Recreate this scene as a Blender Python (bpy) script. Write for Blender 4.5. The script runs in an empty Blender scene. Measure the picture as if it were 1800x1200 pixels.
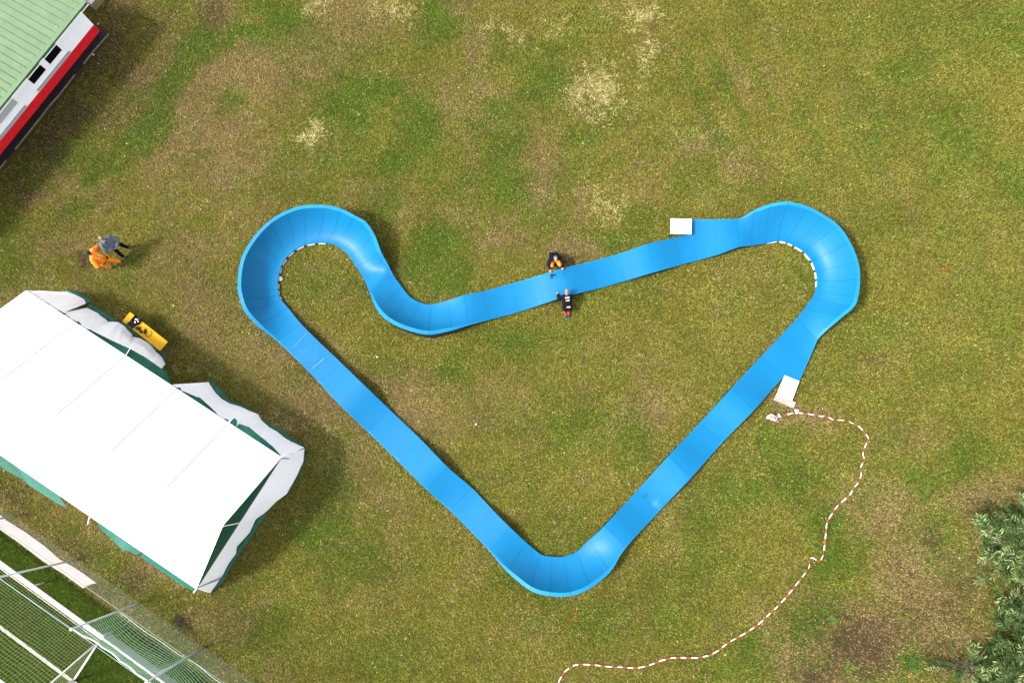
import bpy, bmesh, math, random
import numpy as np
from mathutils import Vector, Matrix

random.seed(7)
rng = np.random.default_rng(11)
PI = math.pi
scene = bpy.context.scene
COL = scene.collection

# ------------------------------------------------------------------ camera geometry (drone, 28 m up, tilted ten degrees)
H = 28.0
F = 1200.0
TILT = math.radians(9.9)
ST, CT = math.sin(TILT), math.cos(TILT)

def ray(px, py):
    u = px - 900.0; v = 600.0 - py
    return Vector((u, v*CT + F*ST, v*ST - F*CT))

def P(px, py, z=0.0):
    d = ray(px, py)
    t = (z - H) / d.z
    return Vector((d.x*t, d.y*t, z))

def pix(x, y, z=0.0):
    dep = y*ST + (H - z)*CT
    v = y*CT + (z - H)*ST
    return 900 + F*x/dep, 600 - F*v/dep

def plane_hit(px, py, p0, n):
    d = ray(px, py); o = Vector((0, 0, H))
    return o + d * ((p0 - o).dot(n) / d.dot(n))

# ------------------------------------------------------------------ helpers
def tag(o, label=None, cat=None, group=None, kind=None):
    if label: o['label'] = label
    if cat: o['category'] = cat
    if group: o['group'] = group
    if kind: o['kind'] = kind
    return o

def empty(name, loc=(0, 0, 0), rz=0.0):
    o = bpy.data.objects.new(name, None)
    o.empty_display_size = 0.3
    COL.objects.link(o)
    o.location = loc; o.rotation_euler = (0, 0, rz)
    return o

def mesh_obj(name, bm, mats, parent=None, smooth=False, sharp=None):
    me = bpy.data.meshes.new(name)
    bm.normal_update()
    bm.to_mesh(me); bm.free()
    if not isinstance(mats, (list, tuple)): mats = [mats]
    for m in mats: me.materials.append(m)
    if smooth:
        me.polygons.foreach_set('use_smooth', [True]*len(me.polygons))
        if sharp: me.set_sharp_from_angle(angle=math.radians(sharp))
    o = bpy.data.objects.new(name, me)
    COL.objects.link(o)
    if parent: o.parent = parent
    return o

def copy_tree(o, parent=None):
    c = o.copy(); COL.objects.link(c); c.parent = parent
    for ch in list(o.children): copy_tree(ch, c)
    return c

def box(bm, c, size, rot=None, bevel=0.0, mi=0):
    """box centred at c, rot = 3x3 matrix"""
    sx, sy, sz = size[0]/2, size[1]/2, size[2]/2
    r = bmesh.ops.create_cube(bm, size=1.0)
    vs = r['verts']
    for v in vs:
        p = Vector((v.co.x*2*sx, v.co.y*2*sy, v.co.z*2*sz))
        if rot: p = rot @ p
        v.co = p + Vector(c)
    fs = set(f for v in vs for f in v.link_faces)
    for f in fs: f.material_index = mi
    if bevel > 0:
        es = list(set(e for v in vs for e in v.link_edges))
        bmesh.ops.bevel(bm, geom=es, offset=bevel, segments=2, affect='EDGES', profile=0.5)

def frame_from(d, up=Vector((0, 0, 1))):
    z = d.normalized()
    if abs(z.dot(up)) > 0.99: up = Vector((1, 0, 0))
    x = up.cross(z).normalized(); y = z.cross(x)
    return x, y, z

def tube(bm, pts, r, seg=8, mi=0, cap=True):
    pts = [Vector(p) for p in pts]
    rs = r if isinstance(r, (list, tuple)) else [r]*len(pts)
    rings = []
    for i, p in enumerate(pts):
        d = (pts[min(i+1, len(pts)-1)] - pts[max(i-1, 0)])
        x, y, _ = frame_from(d)
        rings.append([bm.verts.new(p + (x*math.cos(2*PI*k/seg) + y*math.sin(2*PI*k/seg))*rs[i]) for k in range(seg)])
    for a, b in zip(rings[:-1], rings[1:]):
        for k in range(seg):
            f = bm.faces.new((a[k], a[(k+1) % seg], b[(k+1) % seg], b[k])); f.material_index = mi
    if cap:
        try:
            f = bm.faces.new(rings[0][::-1]); f.material_index = mi
            f = bm.faces.new(rings[-1]); f.material_index = mi
        except ValueError: pass

def grid(bm, rows, mi=0, mif=None):
    """rows: list of lists of points -> quads"""
    vr = [[bm.verts.new(p) for p in row] for row in rows]
    for i in range(len(vr)-1):
        for j in range(len(vr[0])-1):
            f = bm.faces.new((vr[i][j], vr[i][j+1], vr[i+1][j+1], vr[i+1][j]))
            f.material_index = mi if mif is None else mif(i, j)
    return vr

def prism(bm, poly, z0, z1, mi=0):
    lo = [bm.verts.new((p[0], p[1], z0)) for p in poly]
    hi = [bm.verts.new((p[0], p[1], z1)) for p in poly]
    n = len(poly)
    fs = [bm.faces.new(hi), bm.faces.new(lo[::-1])]
    for i in range(n):
        fs.append(bm.faces.new((lo[i], lo[(i+1) % n], hi[(i+1) % n], hi[i])))
    for f in fs: f.material_index = mi
    bmesh.ops.recalc_face_normals(bm, faces=fs)

def polyline_sample(pts, n):
    pts = [Vector(p) for p in pts]
    L = [0.0]
    for a, b in zip(pts[:-1], pts[1:]): L.append(L[-1] + (b-a).length)
    out = []
    for i in range(n):
        s = L[-1]*i/(n-1)
        k = 0
        while k < len(L)-2 and L[k+1] < s: k += 1
        t = (s-L[k])/max(L[k+1]-L[k], 1e-9)
        out.append(pts[k].lerp(pts[k+1], min(max(t, 0), 1)))
    return out

def catmull(p0, p1, p2, p3, t):
    return 0.5*((2*p1) + (-p0+p2)*t + (2*p0-5*p1+4*p2-p3)*t*t + (-p0+3*p1-3*p2+p3)*t**3)

def fnoise(x, y=0.0, s=0):
    """cheap smooth 2-D noise in [-1,1]"""
    from mathutils import noise
    return noise.noise(Vector((x, y, s*7.31)))

# ------------------------------------------------------------------ materials
def srgb(r, g, b):
    f = lambda c: (c/255/12.92) if c/255 <= 0.04045 else ((c/255+0.055)/1.055)**2.4
    return (f(r), f(g), f(b), 1.0)

# diffuse albedo relative to the swatch values written below
ALB = dict.fromkeys(('white_pvc', 'wall_pvc', 'seam_grey', 'white_rope', 'white_paint', 'wall_render', 'gutter_white', 'white_scrap',
    'pale_print', 'tool_white', 'black_side_and_shade', 'bitumen', 'tool_black', 'eye', 'hair_dark', 'red_plinth', 'sill_grey', 'shutter_grey'), 1.0)
ALB.update(tape_white=.55, base_board=.55, white_board=.75, post_steel=.85, roof_green=.205, flashing_green=.20, white_pvc=.68, pale_print=.35, white_scrap=.6, dark_glass=.6, black_cloth=.3, navy_cloth=.3, bitumen=.55, tool_black=.6, rail_white=.5, pale_glove=.75, green_netting=.36, net_rope=.36, goal_netting=.38, aluminium=.75, cream_bar=.6, galvanised=.7, shoe_sole=.3, pale_scuff=.45, crate_liner=.7, yellow_stripe=.6, orange_workwear=.85, yellow_table=.42, green_pvc=.5, teal_pvc=.30, pale_path=.34)
def mat(name, col, rough=0.6, spec=0.4, var=0.0, vscale=6.0, bump=0.0, bscale=40.0, metal=0.0, transl=0.0, col2=None, thr=0.55):
    kd = ALB.get(name, .37); spec *= .55
    col = tuple(x*kd for x in col[:3]); col2 = None if col2 is None else tuple(x*kd for x in col2[:3])
    m = bpy.data.materials.new(name); m.use_nodes = True
    nt = m.node_tree; N = nt.nodes; L = nt.links
    b = N['Principled BSDF']; out = N['Material Output']
    b.inputs['Roughness'].default_value = rough
    b.inputs['Metallic'].default_value = metal
    b.inputs['Specular IOR Level'].default_value = spec
    c = tuple(col[:3]) + (1.0,)
    b.inputs['Base Color'].default_value = c
    tc = None
    if var > 0 or bump > 0 or col2 is not None:
        tc = N.new('ShaderNodeTexCoord')
    if var > 0 or col2 is not None:
        nz = N.new('ShaderNodeTexNoise'); nz.inputs['Scale'].default_value = vscale
        nz.inputs['Detail'].default_value = 6.0; nz.inputs['Roughness'].default_value = 0.65
        L.new(tc.outputs['Object'], nz.inputs['Vector'])
        rp = N.new('ShaderNodeValToRGB')
        lo = tuple(max(0, x*(1-var)) for x in c[:3]) + (1,)
        hi = tuple(min(1, x*(1+var)) for x in c[:3]) + (1,)
        rp.color_ramp.elements[0].position = 0.3; rp.color_ramp.elements[0].color = lo
        rp.color_ramp.elements[1].position = 0.7; rp.color_ramp.elements[1].color = hi
        if col2 is not None:
            e = rp.color_ramp.elements.new(thr); e.color = c
            rp.color_ramp.elements[-1].position = min(0.98, thr+0.14)
            rp.color_ramp.elements[-1].color = tuple(col2[:3]) + (1,)
        L.new(nz.outputs['Fac'], rp.inputs['Fac'])
        L.new(rp.outputs['Color'], b.inputs['Base Color'])
    if bump > 0:
        n2 = N.new('ShaderNodeTexNoise'); n2.inputs['Scale'].default_value = bscale
        n2.inputs['Detail'].default_value = 5.0
        L.new(tc.outputs['Object'], n2.inputs['Vector'])
        bp = N.new('ShaderNodeBump'); bp.inputs['Strength'].default_value = bump
        bp.inputs['Distance'].default_value = 0.02
        L.new(n2.outputs['Fac'], bp.inputs['Height'])
        L.new(bp.outputs['Normal'], b.inputs['Normal'])
    if transl > 0:
        tr = N.new('ShaderNodeBsdfTranslucent'); mx = N.new('ShaderNodeMixShader')
        src = b.inputs['Base Color']
        if src.is_linked: L.new(src.links[0].from_socket, tr.inputs['Color'])
        else: tr.inputs['Color'].default_value = c
        mx.inputs['Fac'].default_value = transl
        L.new(b.outputs['BSDF'], mx.inputs[1]); L.new(tr.outputs['BSDF'], mx.inputs[2])
        L.new(mx.outputs['Shader'], out.inputs['Surface'])
    return m

M = {}
M['white_pvc'] = mat('white_pvc', (0.86, 0.87, 0.89), 0.45, 0.4, var=0.03, vscale=1.5, bump=0.10, bscale=3.0, transl=0.2)
M['wall_pvc'] = mat('wall_pvc', (0.85, 0.84, 0.86), 0.5, 0.4, var=0.03, vscale=2.5, bump=0.3, bscale=5.0, transl=0.22)
M['green_pvc'] = mat('green_pvc', (0.004, 0.115, 0.065), 0.42, 0.5, var=0.25, vscale=5.0, bump=0.4, bscale=9.0, transl=0.12)
M['teal_pvc'] = mat('teal_pvc', (0.03, 0.30, 0.21), 0.35, 0.6, var=0.25, vscale=7.0, bump=0.5, bscale=10.0, transl=0.3)  # green cloth as the sun lights it through, brightness put into the colour
M['seam_grey'] = mat('seam_grey', (0.16, 0.16, 0.17), 0.6)
M['galv'] = mat('galvanised', (0.36, 0.37, 0.37), 0.5, 0.5, var=0.15, vscale=20, metal=0.3)
M['rope'] = mat('white_rope', (0.75, 0.74, 0.70), 0.8)
M['white_paint'] = mat('white_paint', (0.80, 0.80, 0.79), 0.5, 0.4, var=0.05, vscale=3)
M['plastic_white'] = mat('white_board', (0.82, 0.83, 0.85), 0.4, 0.5, var=0.04, vscale=4)
M['base_white'] = mat('base_board', (0.8, 0.8, 0.8), 0.6, 0.3, var=.12, vscale=5)
M['plywood'] = mat('plywood', (0.55, 0.43, 0.37), 0.7, 0.2, var=0.14, vscale=9, bump=0.2, bscale=30)
M['black_side_and_shade'] = mat('black_side_and_shade', (0.012, 0.013, 0.016), 0.6, 0.3, var=0.3, vscale=10)
M['wall_white'] = mat('wall_render', (0.82, 0.82, 0.84), 0.7, 0.2, var=0.04, vscale=2.2, bump=0.12, bscale=60)
M['red_paint'] = mat('red_plinth', (0.56, 0.012, 0.016), 0.6, 0.3, var=0.16, vscale=4, bump=0.15, bscale=50)
M['roof_green'] = mat('roof_green', (0.315, 0.50, 0.25), 0.45, 0.4, var=0.12, vscale=1.6)
M['flash_green'] = mat('flashing_green', (0.29, 0.50, 0.235), 0.5, 0.4, var=0.08, vscale=2.0)
M['screw'] = mat('screw_cap', (0.7, 0.78, 0.66), 0.4)
M['gutter'] = mat('gutter_white', (0.75, 0.77, 0.78), 0.4)
M['sill_grey'] = mat('sill_grey', (0.33, 0.34, 0.34), 0.7, 0.2, var=0.18, vscale=14, bump=0.1)
M['shutter_grey'] = mat('shutter_grey', (0.36, 0.38, 0.38), 0.5, 0.4, var=0.06, vscale=3)
M['glass_dark'] = mat('dark_glass', (0.006, 0.007, 0.008), 0.08, 0.6)
M['bitumen'] = mat('bitumen', (0.016, 0.017, 0.021), 0.75, 0.3, var=0.45, vscale=7, bump=0.4, bscale=25)
M['kerb'] = mat('kerb_edging', (0.33, 0.30, 0.24), 0.85, 0.2, var=0.4, vscale=9, bump=0.3)
M['pale_sheet'] = mat('pale_path', (0.68, 0.615, 0.585), 0.85, 0.15, var=0.10, vscale=3.0, bump=0.25, bscale=9)
M['grey_steel'] = mat('post_steel', (0.33, 0.345, 0.34), 0.5, 0.5, var=0.2, vscale=8, metal=0.1)
M['wire'] = mat('chain_wire', (0.30, 0.33, 0.31), 0.5, 0.5)
M['net_green'] = mat('green_netting', (0.38, 0.66, 0.46), 0.7, 0.2)
M['net_rope'] = mat('net_rope', (0.55, 0.78, 0.68), 0.7, 0.2)
M['goal_net'] = mat('goal_netting', (0.56, 0.62, 0.34), 0.8, 0.1)
M['rail_white'] = mat('rail_white', (0.70, 0.69, 0.67), 0.5, 0.4, var=0.2, vscale=6)
M['board_grey'] = mat('board_grey', (0.50, 0.52, 0.51), 0.5, 0.4, var=0.12, vscale=2)
M['alu'] = mat('aluminium', (0.72, 0.71, 0.66), 0.4, 0.5, var=0.08, vscale=6, metal=0.1)
M['cream_alu'] = mat('cream_bar', (0.66, 0.60, 0.44), 0.5, 0.4, var=0.15, vscale=8)
M['yellow'] = mat('yellow_table', (0.85, 0.43, 0.002), 0.55, 0.2, var=0.12, vscale=5, col2=(0.66, 0.27, 0.004), thr=0.58)
M['table_edge'] = mat('table_edge', (0.66, 0.34, 0.02), 0.5)
M['green_leg'] = mat('folding_leg', (0.04, 0.09, 0.06), 0.5)
M['tool_black'] = mat('tool_black', (0.010, 0.010, 0.013), 0.6, 0.15)
M['tool_grey'] = mat('tool_grey', (0.05, 0.05, 0.055), 0.6, 0.15)
M['tool_white'] = mat('tool_white', (0.7, 0.72, 0.78), 0.5)
M['tool_blue'] = mat('tool_blue', (0.02, 0.05, 0.22), 0.4, 0.5)
M['skin'] = mat('skin', (0.58, 0.33, 0.23), 0.55, 0.4, var=0.08, vscale=12)
M['hair_dark'] = mat('hair_dark', (0.018, 0.011, 0.008), 0.6, 0.3, bump=0.6, bscale=60)
M['hair_fair'] = mat('hair_fair', (0.48, 0.30, 0.17), 0.6, 0.3, bump=0.5, bscale=60)
M['hiviz_orange'] = mat('orange_workwear', (0.88, 0.19, 0.012), 0.65, 0.3, var=0.14, vscale=7, bump=0.5, bscale=14)
M['hiviz_yellow'] = mat('yellow_stripe', (0.86, 0.72, 0.16), 0.5, 0.4)
M['reflective'] = mat('pale_print', (0.80, 0.80, 0.78), 0.5, 0.5)
M['grey_hoodie'] = mat('grey_hoodie', (0.20, 0.225, 0.27), 0.8, 0.2, var=0.35, vscale=9, bump=0.6, bscale=16)
M['black_cloth'] = mat('black_cloth', (0.012, 0.012, 0.015), 0.85, 0.1, var=0.3, vscale=9, bump=0.5, bscale=16)
M['navy_cloth'] = mat('navy_cloth', (0.016, 0.017, 0.030), 0.85, 0.1, var=0.3, vscale=9, bump=0.5, bscale=16)
M['rust_cloth'] = mat('rust_trousers', (0.42, 0.065, 0.03), 0.7, 0.3, var=0.25, vscale=8, bump=0.5, bscale=16)
M['cap_grey'] = mat('grey_cap', (0.16, 0.16, 0.175), 0.8, 0.2, var=0.2, vscale=14)
M['glove'] = mat('pale_glove', (0.68, 0.60, 0.58), 0.7, 0.2)
M['shoe'] = mat('work_shoe', (0.045, 0.045, 0.05), 0.6, 0.4, var=0.3, vscale=14)
M['sole'] = mat('shoe_sole', (0.30, 0.31, 0.34), 0.6)
M['eye'] = mat('eye', (0.03, 0.02, 0.02), 0.2)
M['tape_red'] = mat('tape_red', (0.58, 0.075, 0.035), 0.5, 0.4, var=0.1, vscale=8)
M['tape_white'] = mat('tape_white', (0.78, 0.77, 0.75), 0.5, 0.4)
M['wood_crate'] = mat('crate_wood', (0.42, 0.33, 0.2), 0.8, 0.2, var=0.2, vscale=9)
M['crate_liner'] = mat('crate_liner', (0.62, 0.58, 0.60), 0.6)
M['scrap'] = mat('white_scrap', (0.8, 0.8, 0.8), 0.6)
M['scuff'] = mat('pale_scuff', (0.22, 0.42, 0.60), 0.7, 0.2, var=0.2, vscale=30)
M['bark'] = mat('bark', (0.16, 0.15, 0.11), 0.9, 0.2, var=0.3, vscale=14, bump=0.5)
M['stone'] = mat('pale_stone', (0.45, 0.44, 0.42), 0.8, 0.2, var=0.2, vscale=20, bump=0.4)

def blue_material():
    m = mat('blue_composite', (0.014, 0.27, 0.70), 0.42, 0.24)
    nt = m.node_tree; N = nt.nodes; L = nt.links; b = N['Principled BSDF']
    g = N.new('ShaderNodeNewGeometry')
    nz = N.new('ShaderNodeTexNoise'); nz.inputs['Scale'].default_value = 0.9; nz.inputs['Detail'].default_value = 7
    nz.inputs['Roughness'].default_value = 0.6
    L.new(g.outputs['Position'], nz.inputs['Vector'])
    rp = N.new('ShaderNodeValToRGB')
    rp.color_ramp.elements[0].position = 0.32; rp.color_ramp.elements[0].color = (0.0010, 0.077, 0.180, 1)
    rp.color_ramp.elements[1].position = 0.72; rp.color_ramp.elements[1].color = (0.0016, 0.087, 0.196, 1)
    L.new(nz.outputs['Fac'], rp.inputs['Fac'])
    # dust speckle
    n2 = N.new('ShaderNodeTexNoise'); n2.inputs['Scale'].default_value = 9.0; n2.inputs['Detail'].default_value = 8
    n2.inputs['Roughness'].default_value = 0.75
    L.new(g.outputs['Position'], n2.inputs['Vector'])
    r2 = N.new('ShaderNodeValToRGB')
    r2.color_ramp.elements[0].position = 0.60; r2.color_ramp.elements[0].color = (0, 0, 0, 1)
    r2.color_ramp.elements[1].position = 0.80; r2.color_ramp.elements[1].color = (0.35, 0.35, 0.35, 1)
    L.new(n2.outputs['Fac'], r2.inputs['Fac'])
    mx = N.new('ShaderNodeMix'); mx.data_type = 'RGBA'
    mx.inputs[7].default_value = (0.018, 0.105, 0.19, 1)
    L.new(r2.outputs['Color'], mx.inputs[0]); L.new(rp.outputs['Color'], mx.inputs[6])
    last = mx.outputs[2]
    # muddy stain and smears: spots of wear with shapes of their own
    def spot(p, r, colr, amt, last, stretch=(1, 1, 1)):
        sb = N.new('ShaderNodeVectorMath'); sb.operation = 'SUBTRACT'
        sb.inputs[1].default_value = p
        L.new(g.outputs['Position'], sb.inputs[0])
        ml = N.new('ShaderNodeVectorMath'); ml.operation = 'MULTIPLY'; ml.inputs[1].default_value = stretch
        L.new(sb.outputs[0], ml.inputs[0])
        ln = N.new('ShaderNodeVectorMath'); ln.operation = 'LENGTH'
        L.new(ml.outputs[0], ln.inputs[0])
        n3 = N.new('ShaderNodeTexNoise'); n3.inputs['Scale'].default_value = 8.0; n3.inputs['Detail'].default_value = 5
        L.new(g.outputs['Position'], n3.inputs['Vector'])
        ad = N.new('ShaderNodeMath'); ad.operation = 'MULTIPLY_ADD'; ad.inputs[1].default_value = r*2.2
        L.new(n3.outputs['Fac'], ad.inputs[0]); L.new(ln.outputs['Value'], ad.inputs[2])
        mr = N.new('ShaderNodeMapRange'); mr.inputs['From Min'].default_value = r*1.25; mr.inputs['From Max'].default_value = r*1.9
        mr.inputs['To Min'].default_value = amt; mr.inputs['To Max'].default_value = 0.0
        L.new(ad.outputs[0], mr.inputs['Value'])
        mm = N.new('ShaderNodeMix'); mm.data_type = 'RGBA'; mm.inputs[7].default_value = colr
        L.new(mr.outputs[0], mm.inputs[0]); L.new(last, mm.inputs[6])
        return mm.outputs[2]
    last = spot(P(1137, 871, .4), 0.22, (0.006, 0.045, 0.11, 1), 0.85, last, (1, 1.4, 0))
    last = spot(P(1156, 886, .4), 0.30, (0.055, 0.17, 0.31, 1), 0.28, last, (1.2, .8, 0))
    last = spot(P(990, 500, .5), 0.35, (0.03, 0.14, 0.30, 1), 0.15, last, (.6, .8, 0))
    last = spot(P(540, 625, .4), 0.40, (0.025, 0.135, 0.29, 1), 0.15, last, (.6, .8, 0))
    L.new(last, b.inputs['Base Color'])
    # very light waviness of the moulded panels
    n4 = N.new('ShaderNodeTexNoise'); n4.inputs['Scale'].default_value = 1.6; n4.inputs['Detail'].default_value = 2
    L.new(g.outputs['Position'], n4.inputs['Vector'])
    bp = N.new('ShaderNodeBump'); bp.inputs['Strength'].default_value = 0.12; bp.inputs['Distance'].default_value = 0.05
    L.new(n4.outputs['Fac'], bp.inputs['Height']); L.new(bp.outputs['Normal'], b.inputs['Normal'])
    rr = N.new('ShaderNodeMapRange'); rr.inputs['To Min'].default_value = 0.38; rr.inputs['To Max'].default_value = 0.50
    L.new(n2.outputs['Fac'], rr.inputs['Value']); L.new(rr.outputs[0], b.inputs['Roughness'])
    return m
M['blue'] = blue_material()
M['blue_lip'] = mat('blue_lip', (0.010, 0.30, 0.62), 0.45, 0.3, var=0.08, vscale=3)

# ------------------------------------------------------------------ lawn colour fields (greener, drier, bare and darker patches, plus one painted cast shadow)
RX0, RX1, RY0, RY1, RS = -26.0, 26.0, -12.0, 25.0, 0.04
NXr = int((RX1-RX0)/RS); NYr = int((RY1-RY0)/RS)

def vnoise(X, Y, scale, seed):
    r = np.random.default_rng(seed)
    n = 256
    T = r.random((n, n)).astype(np.float32)
    x = X/scale + 1000.3; y = Y/scale + 1000.7
    xi = np.floor(x).astype(np.int64); yi = np.floor(y).astype(np.int64)
    fx = (x-xi).astype(np.float32); fy = (y-yi).astype(np.float32)
    fx = fx*fx*(3-2*fx); fy = fy*fy*(3-2*fy)
    xi %= n; yi %= n; x1 = (xi+1) % n; y1 = (yi+1) % n
    return (T[yi, xi]*(1-fx)+T[yi, x1]*fx)*(1-fy)+(T[y1, xi]*(1-fx)+T[y1, x1]*fx)*fy

def fbm(X, Y, scale, seed, oct=4, gain=0.55):
    s = 0; a = 1; t = 0
    for k in range(oct):
        s = s + a*vnoise(X, Y, scale/2**k, seed+k); t += a; a *= gain
    return s/t

gx = (RX0 + (np.arange(NXr)+0.5)*RS); gy = (RY0 + (np.arange(NYr)+0.5)*RS)
GX, GY = np.meshgrid(gx, gy)
dep = GY*ST + H*CT; vv = GY*CT - H*ST
PX = 900 + F*GX/dep; PY = 600 - F*vv/dep
wx = (fbm(GX, GY, 1.3, 1)-0.5)*52 + (fbm(GX, GY, .35, 61)-0.5)*26
wy = (fbm(GX, GY, 1.3, 21)-0.5)*52 + (fbm(GX, GY, .35, 71)-0.5)*26
WX = PX+wx; WY = PY+wy

def blobs(lst):
    out = np.zeros_like(PX)
    for b in lst:
        x, y, rx, ry = b[:4]; a = math.radians(b[4]) if len(b) > 4 else 0; k = b[5] if len(b) > 5 else 1.0
        dx = WX-x; dy = WY-y
        u = (dx*math.cos(a)+dy*math.sin(a))/rx; v = (-dx*math.sin(a)+dy*math.cos(a))/ry
        out = np.maximum(out, k*np.exp(-(u*u+v*v)**1.3*0.8))
    return out

GREEN = blobs([(495, 20, 40, 22, 20, 1.25), (445, 58, 75, 17, -20, 1.25), (355, 78, 44, 28, -30, 1.25), (312, 128, 46, 20, -50, 1.2), (275, 185, 58, 26, -50, 1.25),
    (238, 245, 60, 28, -50, 1.2), (188, 296, 50, 20, -40, .85), (660, 165, 60, 30, 0, 1.2), (615, 200, 42, 42, 0, 1.2), (725, 220, 40, 50, 30, 1.2), (690, 280, 42, 30, 0, 1.2),
    (560, 215, 30, 30, 0, .7), (680, 345, 34, 44, 0, .7), (640, 295, 70, 50, 0, .5), (590, 275, 40, 30, 0, .5), (770, 425, 46, 50, 20, 1.2), (740, 470, 36, 30, 0, .8), (790, 490, 40, 26, 0, .8),
    (780, 40, 40, 46, 30, .7), (755, 12, 30, 14, 0, .8), (880, 90, 26, 26, 0, .7), (960, 150, 44, 34, -20, .7), (930, 165, 26, 20, 0, .6), (870, 200, 40, 30, 0, .5), (880, 335, 60, 60, 0, .6),
    (880, 265, 40, 40, 0, .6), (920, 385, 60, 26, 0, .6), (1010, 240, 40, 24, 0, .55), (985, 85, 44, 26, 0, .55), (410, 182, 24, 18, 0, .8), (130, 370, 24, 16, 0, 1), (112, 272, 40, 26, 10, .9), (45, 315, 32, 20, 0, .8),
    (1130, 372, 44, 16, 0, .6), (1090, 410, 44, 18, -10, .7), (1040, 410, 40, 20, 0, .5), (1685, 235, 70, 55, 30, .75), (1590, 120, 60, 34, 0, .5), (1570, 230, 44, 40, 0, .5), (1750, 60, 80, 50, 0, .55), (1600, 30, 70, 40, 0, .5),
    (1760, 330, 60, 60, 0, .45), (1020, 760, 46, 40, 0, .75), (1110, 765, 34, 44, 0, .75), (790, 655, 50, 26, -20, .5), (900, 610, 56, 30, 0, .55), (590, 850, 40, 70, 10, .75), (570, 920, 50, 70, 0, .7), (600, 990, 70, 40, 0, .6),
    (1385, 830, 56, 50, 0, .85), (1330, 855, 40, 30, 0, .6), (1360, 785, 40, 30, 0, .7), (1460, 915, 40, 26, 0, .9), (1475, 970, 50, 40, 0, .85), (1680, 815, 60, 40, 0, .6), (1625, 850, 40, 34, 0, .7),
    (1440, 1095, 46, 44, 0, .95), (1335, 1130, 50, 30, 0, .6), (1430, 1150, 40, 30, 0, .6), (1600, 1170, 40, 30, 0, 1), (1180, 1090, 70, 36, 0, .55), (1050, 1090, 70, 40, 0, .7), (945, 1010, 60, 40, 0, .4),
    (1290, 1180, 80, 30, 0, .6), (700, 1150, 120, 60, 0, .4), (480, 1100, 80, 60, 0, .35), (1545, 1185, 50, 20, 0, .8), (1260, 880, 60, 40, 0, .4), (1650, 950, 60, 50, 0, .55), (1490, 585, 60, 50, 0, .3), (670, 640, 40, 30, 0, .4), (560, 500, 40, 30, 0, .35),
    (15, 410, 40, 40, 0, .8), (20, 480, 60, 40, 0, .5), (200, 470, 60, 30, 0, .3), (1780, 900, 60, 30, 0, .4), (1170, 1020, 50, 40, 0, .4), (1210, 990, 40, 30, 0, .4), (180, 990, 44, 24, 20, .6), (130, 950, 50, 20, 30, .6), (230, 1050, 60, 24, 30, .6), (330, 1130, 90, 30, 35, .6)])
STRAW = blobs([(1045, 165, 52, 46, 0, 1), (1130, 35, 44, 26, 0, .85), (1138, 105, 26, 30, 0, .75), (905, 60, 34, 14, 40, .7), (975, 45, 26, 20, -40, .8), (868, 48, 22, 12, 0, .6), (545, 235, 28, 24, 0, 1), (570, 10, 30, 18, 0, .8),
    (1060, 350, 40, 24, 20, .7), (1085, 365, 24, 16, 0, .7), (1035, 335, 26, 16, 0, .6), (680, 20, 34, 20, 0, .6), (500, 735, 34, 20, 0, .55), (568, 757, 26, 14, 20, .7), (1040, 115, 40, 18, 0, .65), (1110, 155, 20, 26, 0, .6), (340, 655, 40, 10, 10, .5), (1225, 230, 60, 30, 0, .25)])
TAN = blobs([(430, 120, 110, 70, 0, .7), (330, 230, 90, 80, 0, .8), (420, 290, 70, 70, 0, .6), (560, 80, 60, 60, 0, .7), (600, 40, 80, 40, 0, .6), (300, 470, 80, 60, 0, .4), (390, 20, 40, 24, 0, .9), (1005, 435, 46, 18, 0, 1), (880, 425, 50, 18, 0, .85),
    (830, 185, 70, 44, 0, .7), (950, 300, 34, 60, 0, .7), (790, 15, 44, 18, 0, 1), (830, 60, 30, 40, 0, .6), (600, 690, 80, 60, 30, .9), (480, 640, 70, 60, 30, .7), (545, 700, 60, 60, 0, .9), (720, 740, 60, 50, 0, .75), (700, 690, 50, 40, 0, .6), (1230, 265, 44, 20, 0, .8), (1300, 290, 60, 20, 0, .6), (1330, 150, 50, 30, 0, .35),
    (1412, 738, 44, 12, 0, .9), (1372, 714, 30, 12, 0, 1.1), (1490, 1140, 130, 80, 0, 1.2), (1620, 1010, 70, 80, 0, 1.2), (1560, 900, 70, 50, 0, .75), (1740, 880, 80, 40, 0, .9), (1660, 1120, 70, 60, 0, 1), (1700, 1000, 60, 60, 0, .8), (1520, 870, 40, 40, 0, .6), (1600, 770, 60, 30, 0, .4), (560, 260, 30, 30, 0, .5), (720, 40, 40, 40, 0, .4),
    (610, 820, 50, 40, 0, .8), (640, 860, 60, 40, 0, .5), (850, 700, 60, 40, 0, .35), (790, 390, 40, 40, 0, .5), (660, 330, 50, 20, 0, .5), (720, 380, 30, 40, 0, .4), (450, 400, 50, 40, 0, .35), (370, 560, 60, 60, 0, .6), (420, 620, 60, 40, 0, .7), (1390, 600, 50, 40, 0, .2), (1140, 720, 50, 30, 0, .6), (200, 890, 200, 50, 30, .6), (300, 990, 60, 40, 30, .7), (400, 1090, 60, 50, 0, .5), (600, 965, 40, 12, 0, .7)])
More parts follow.
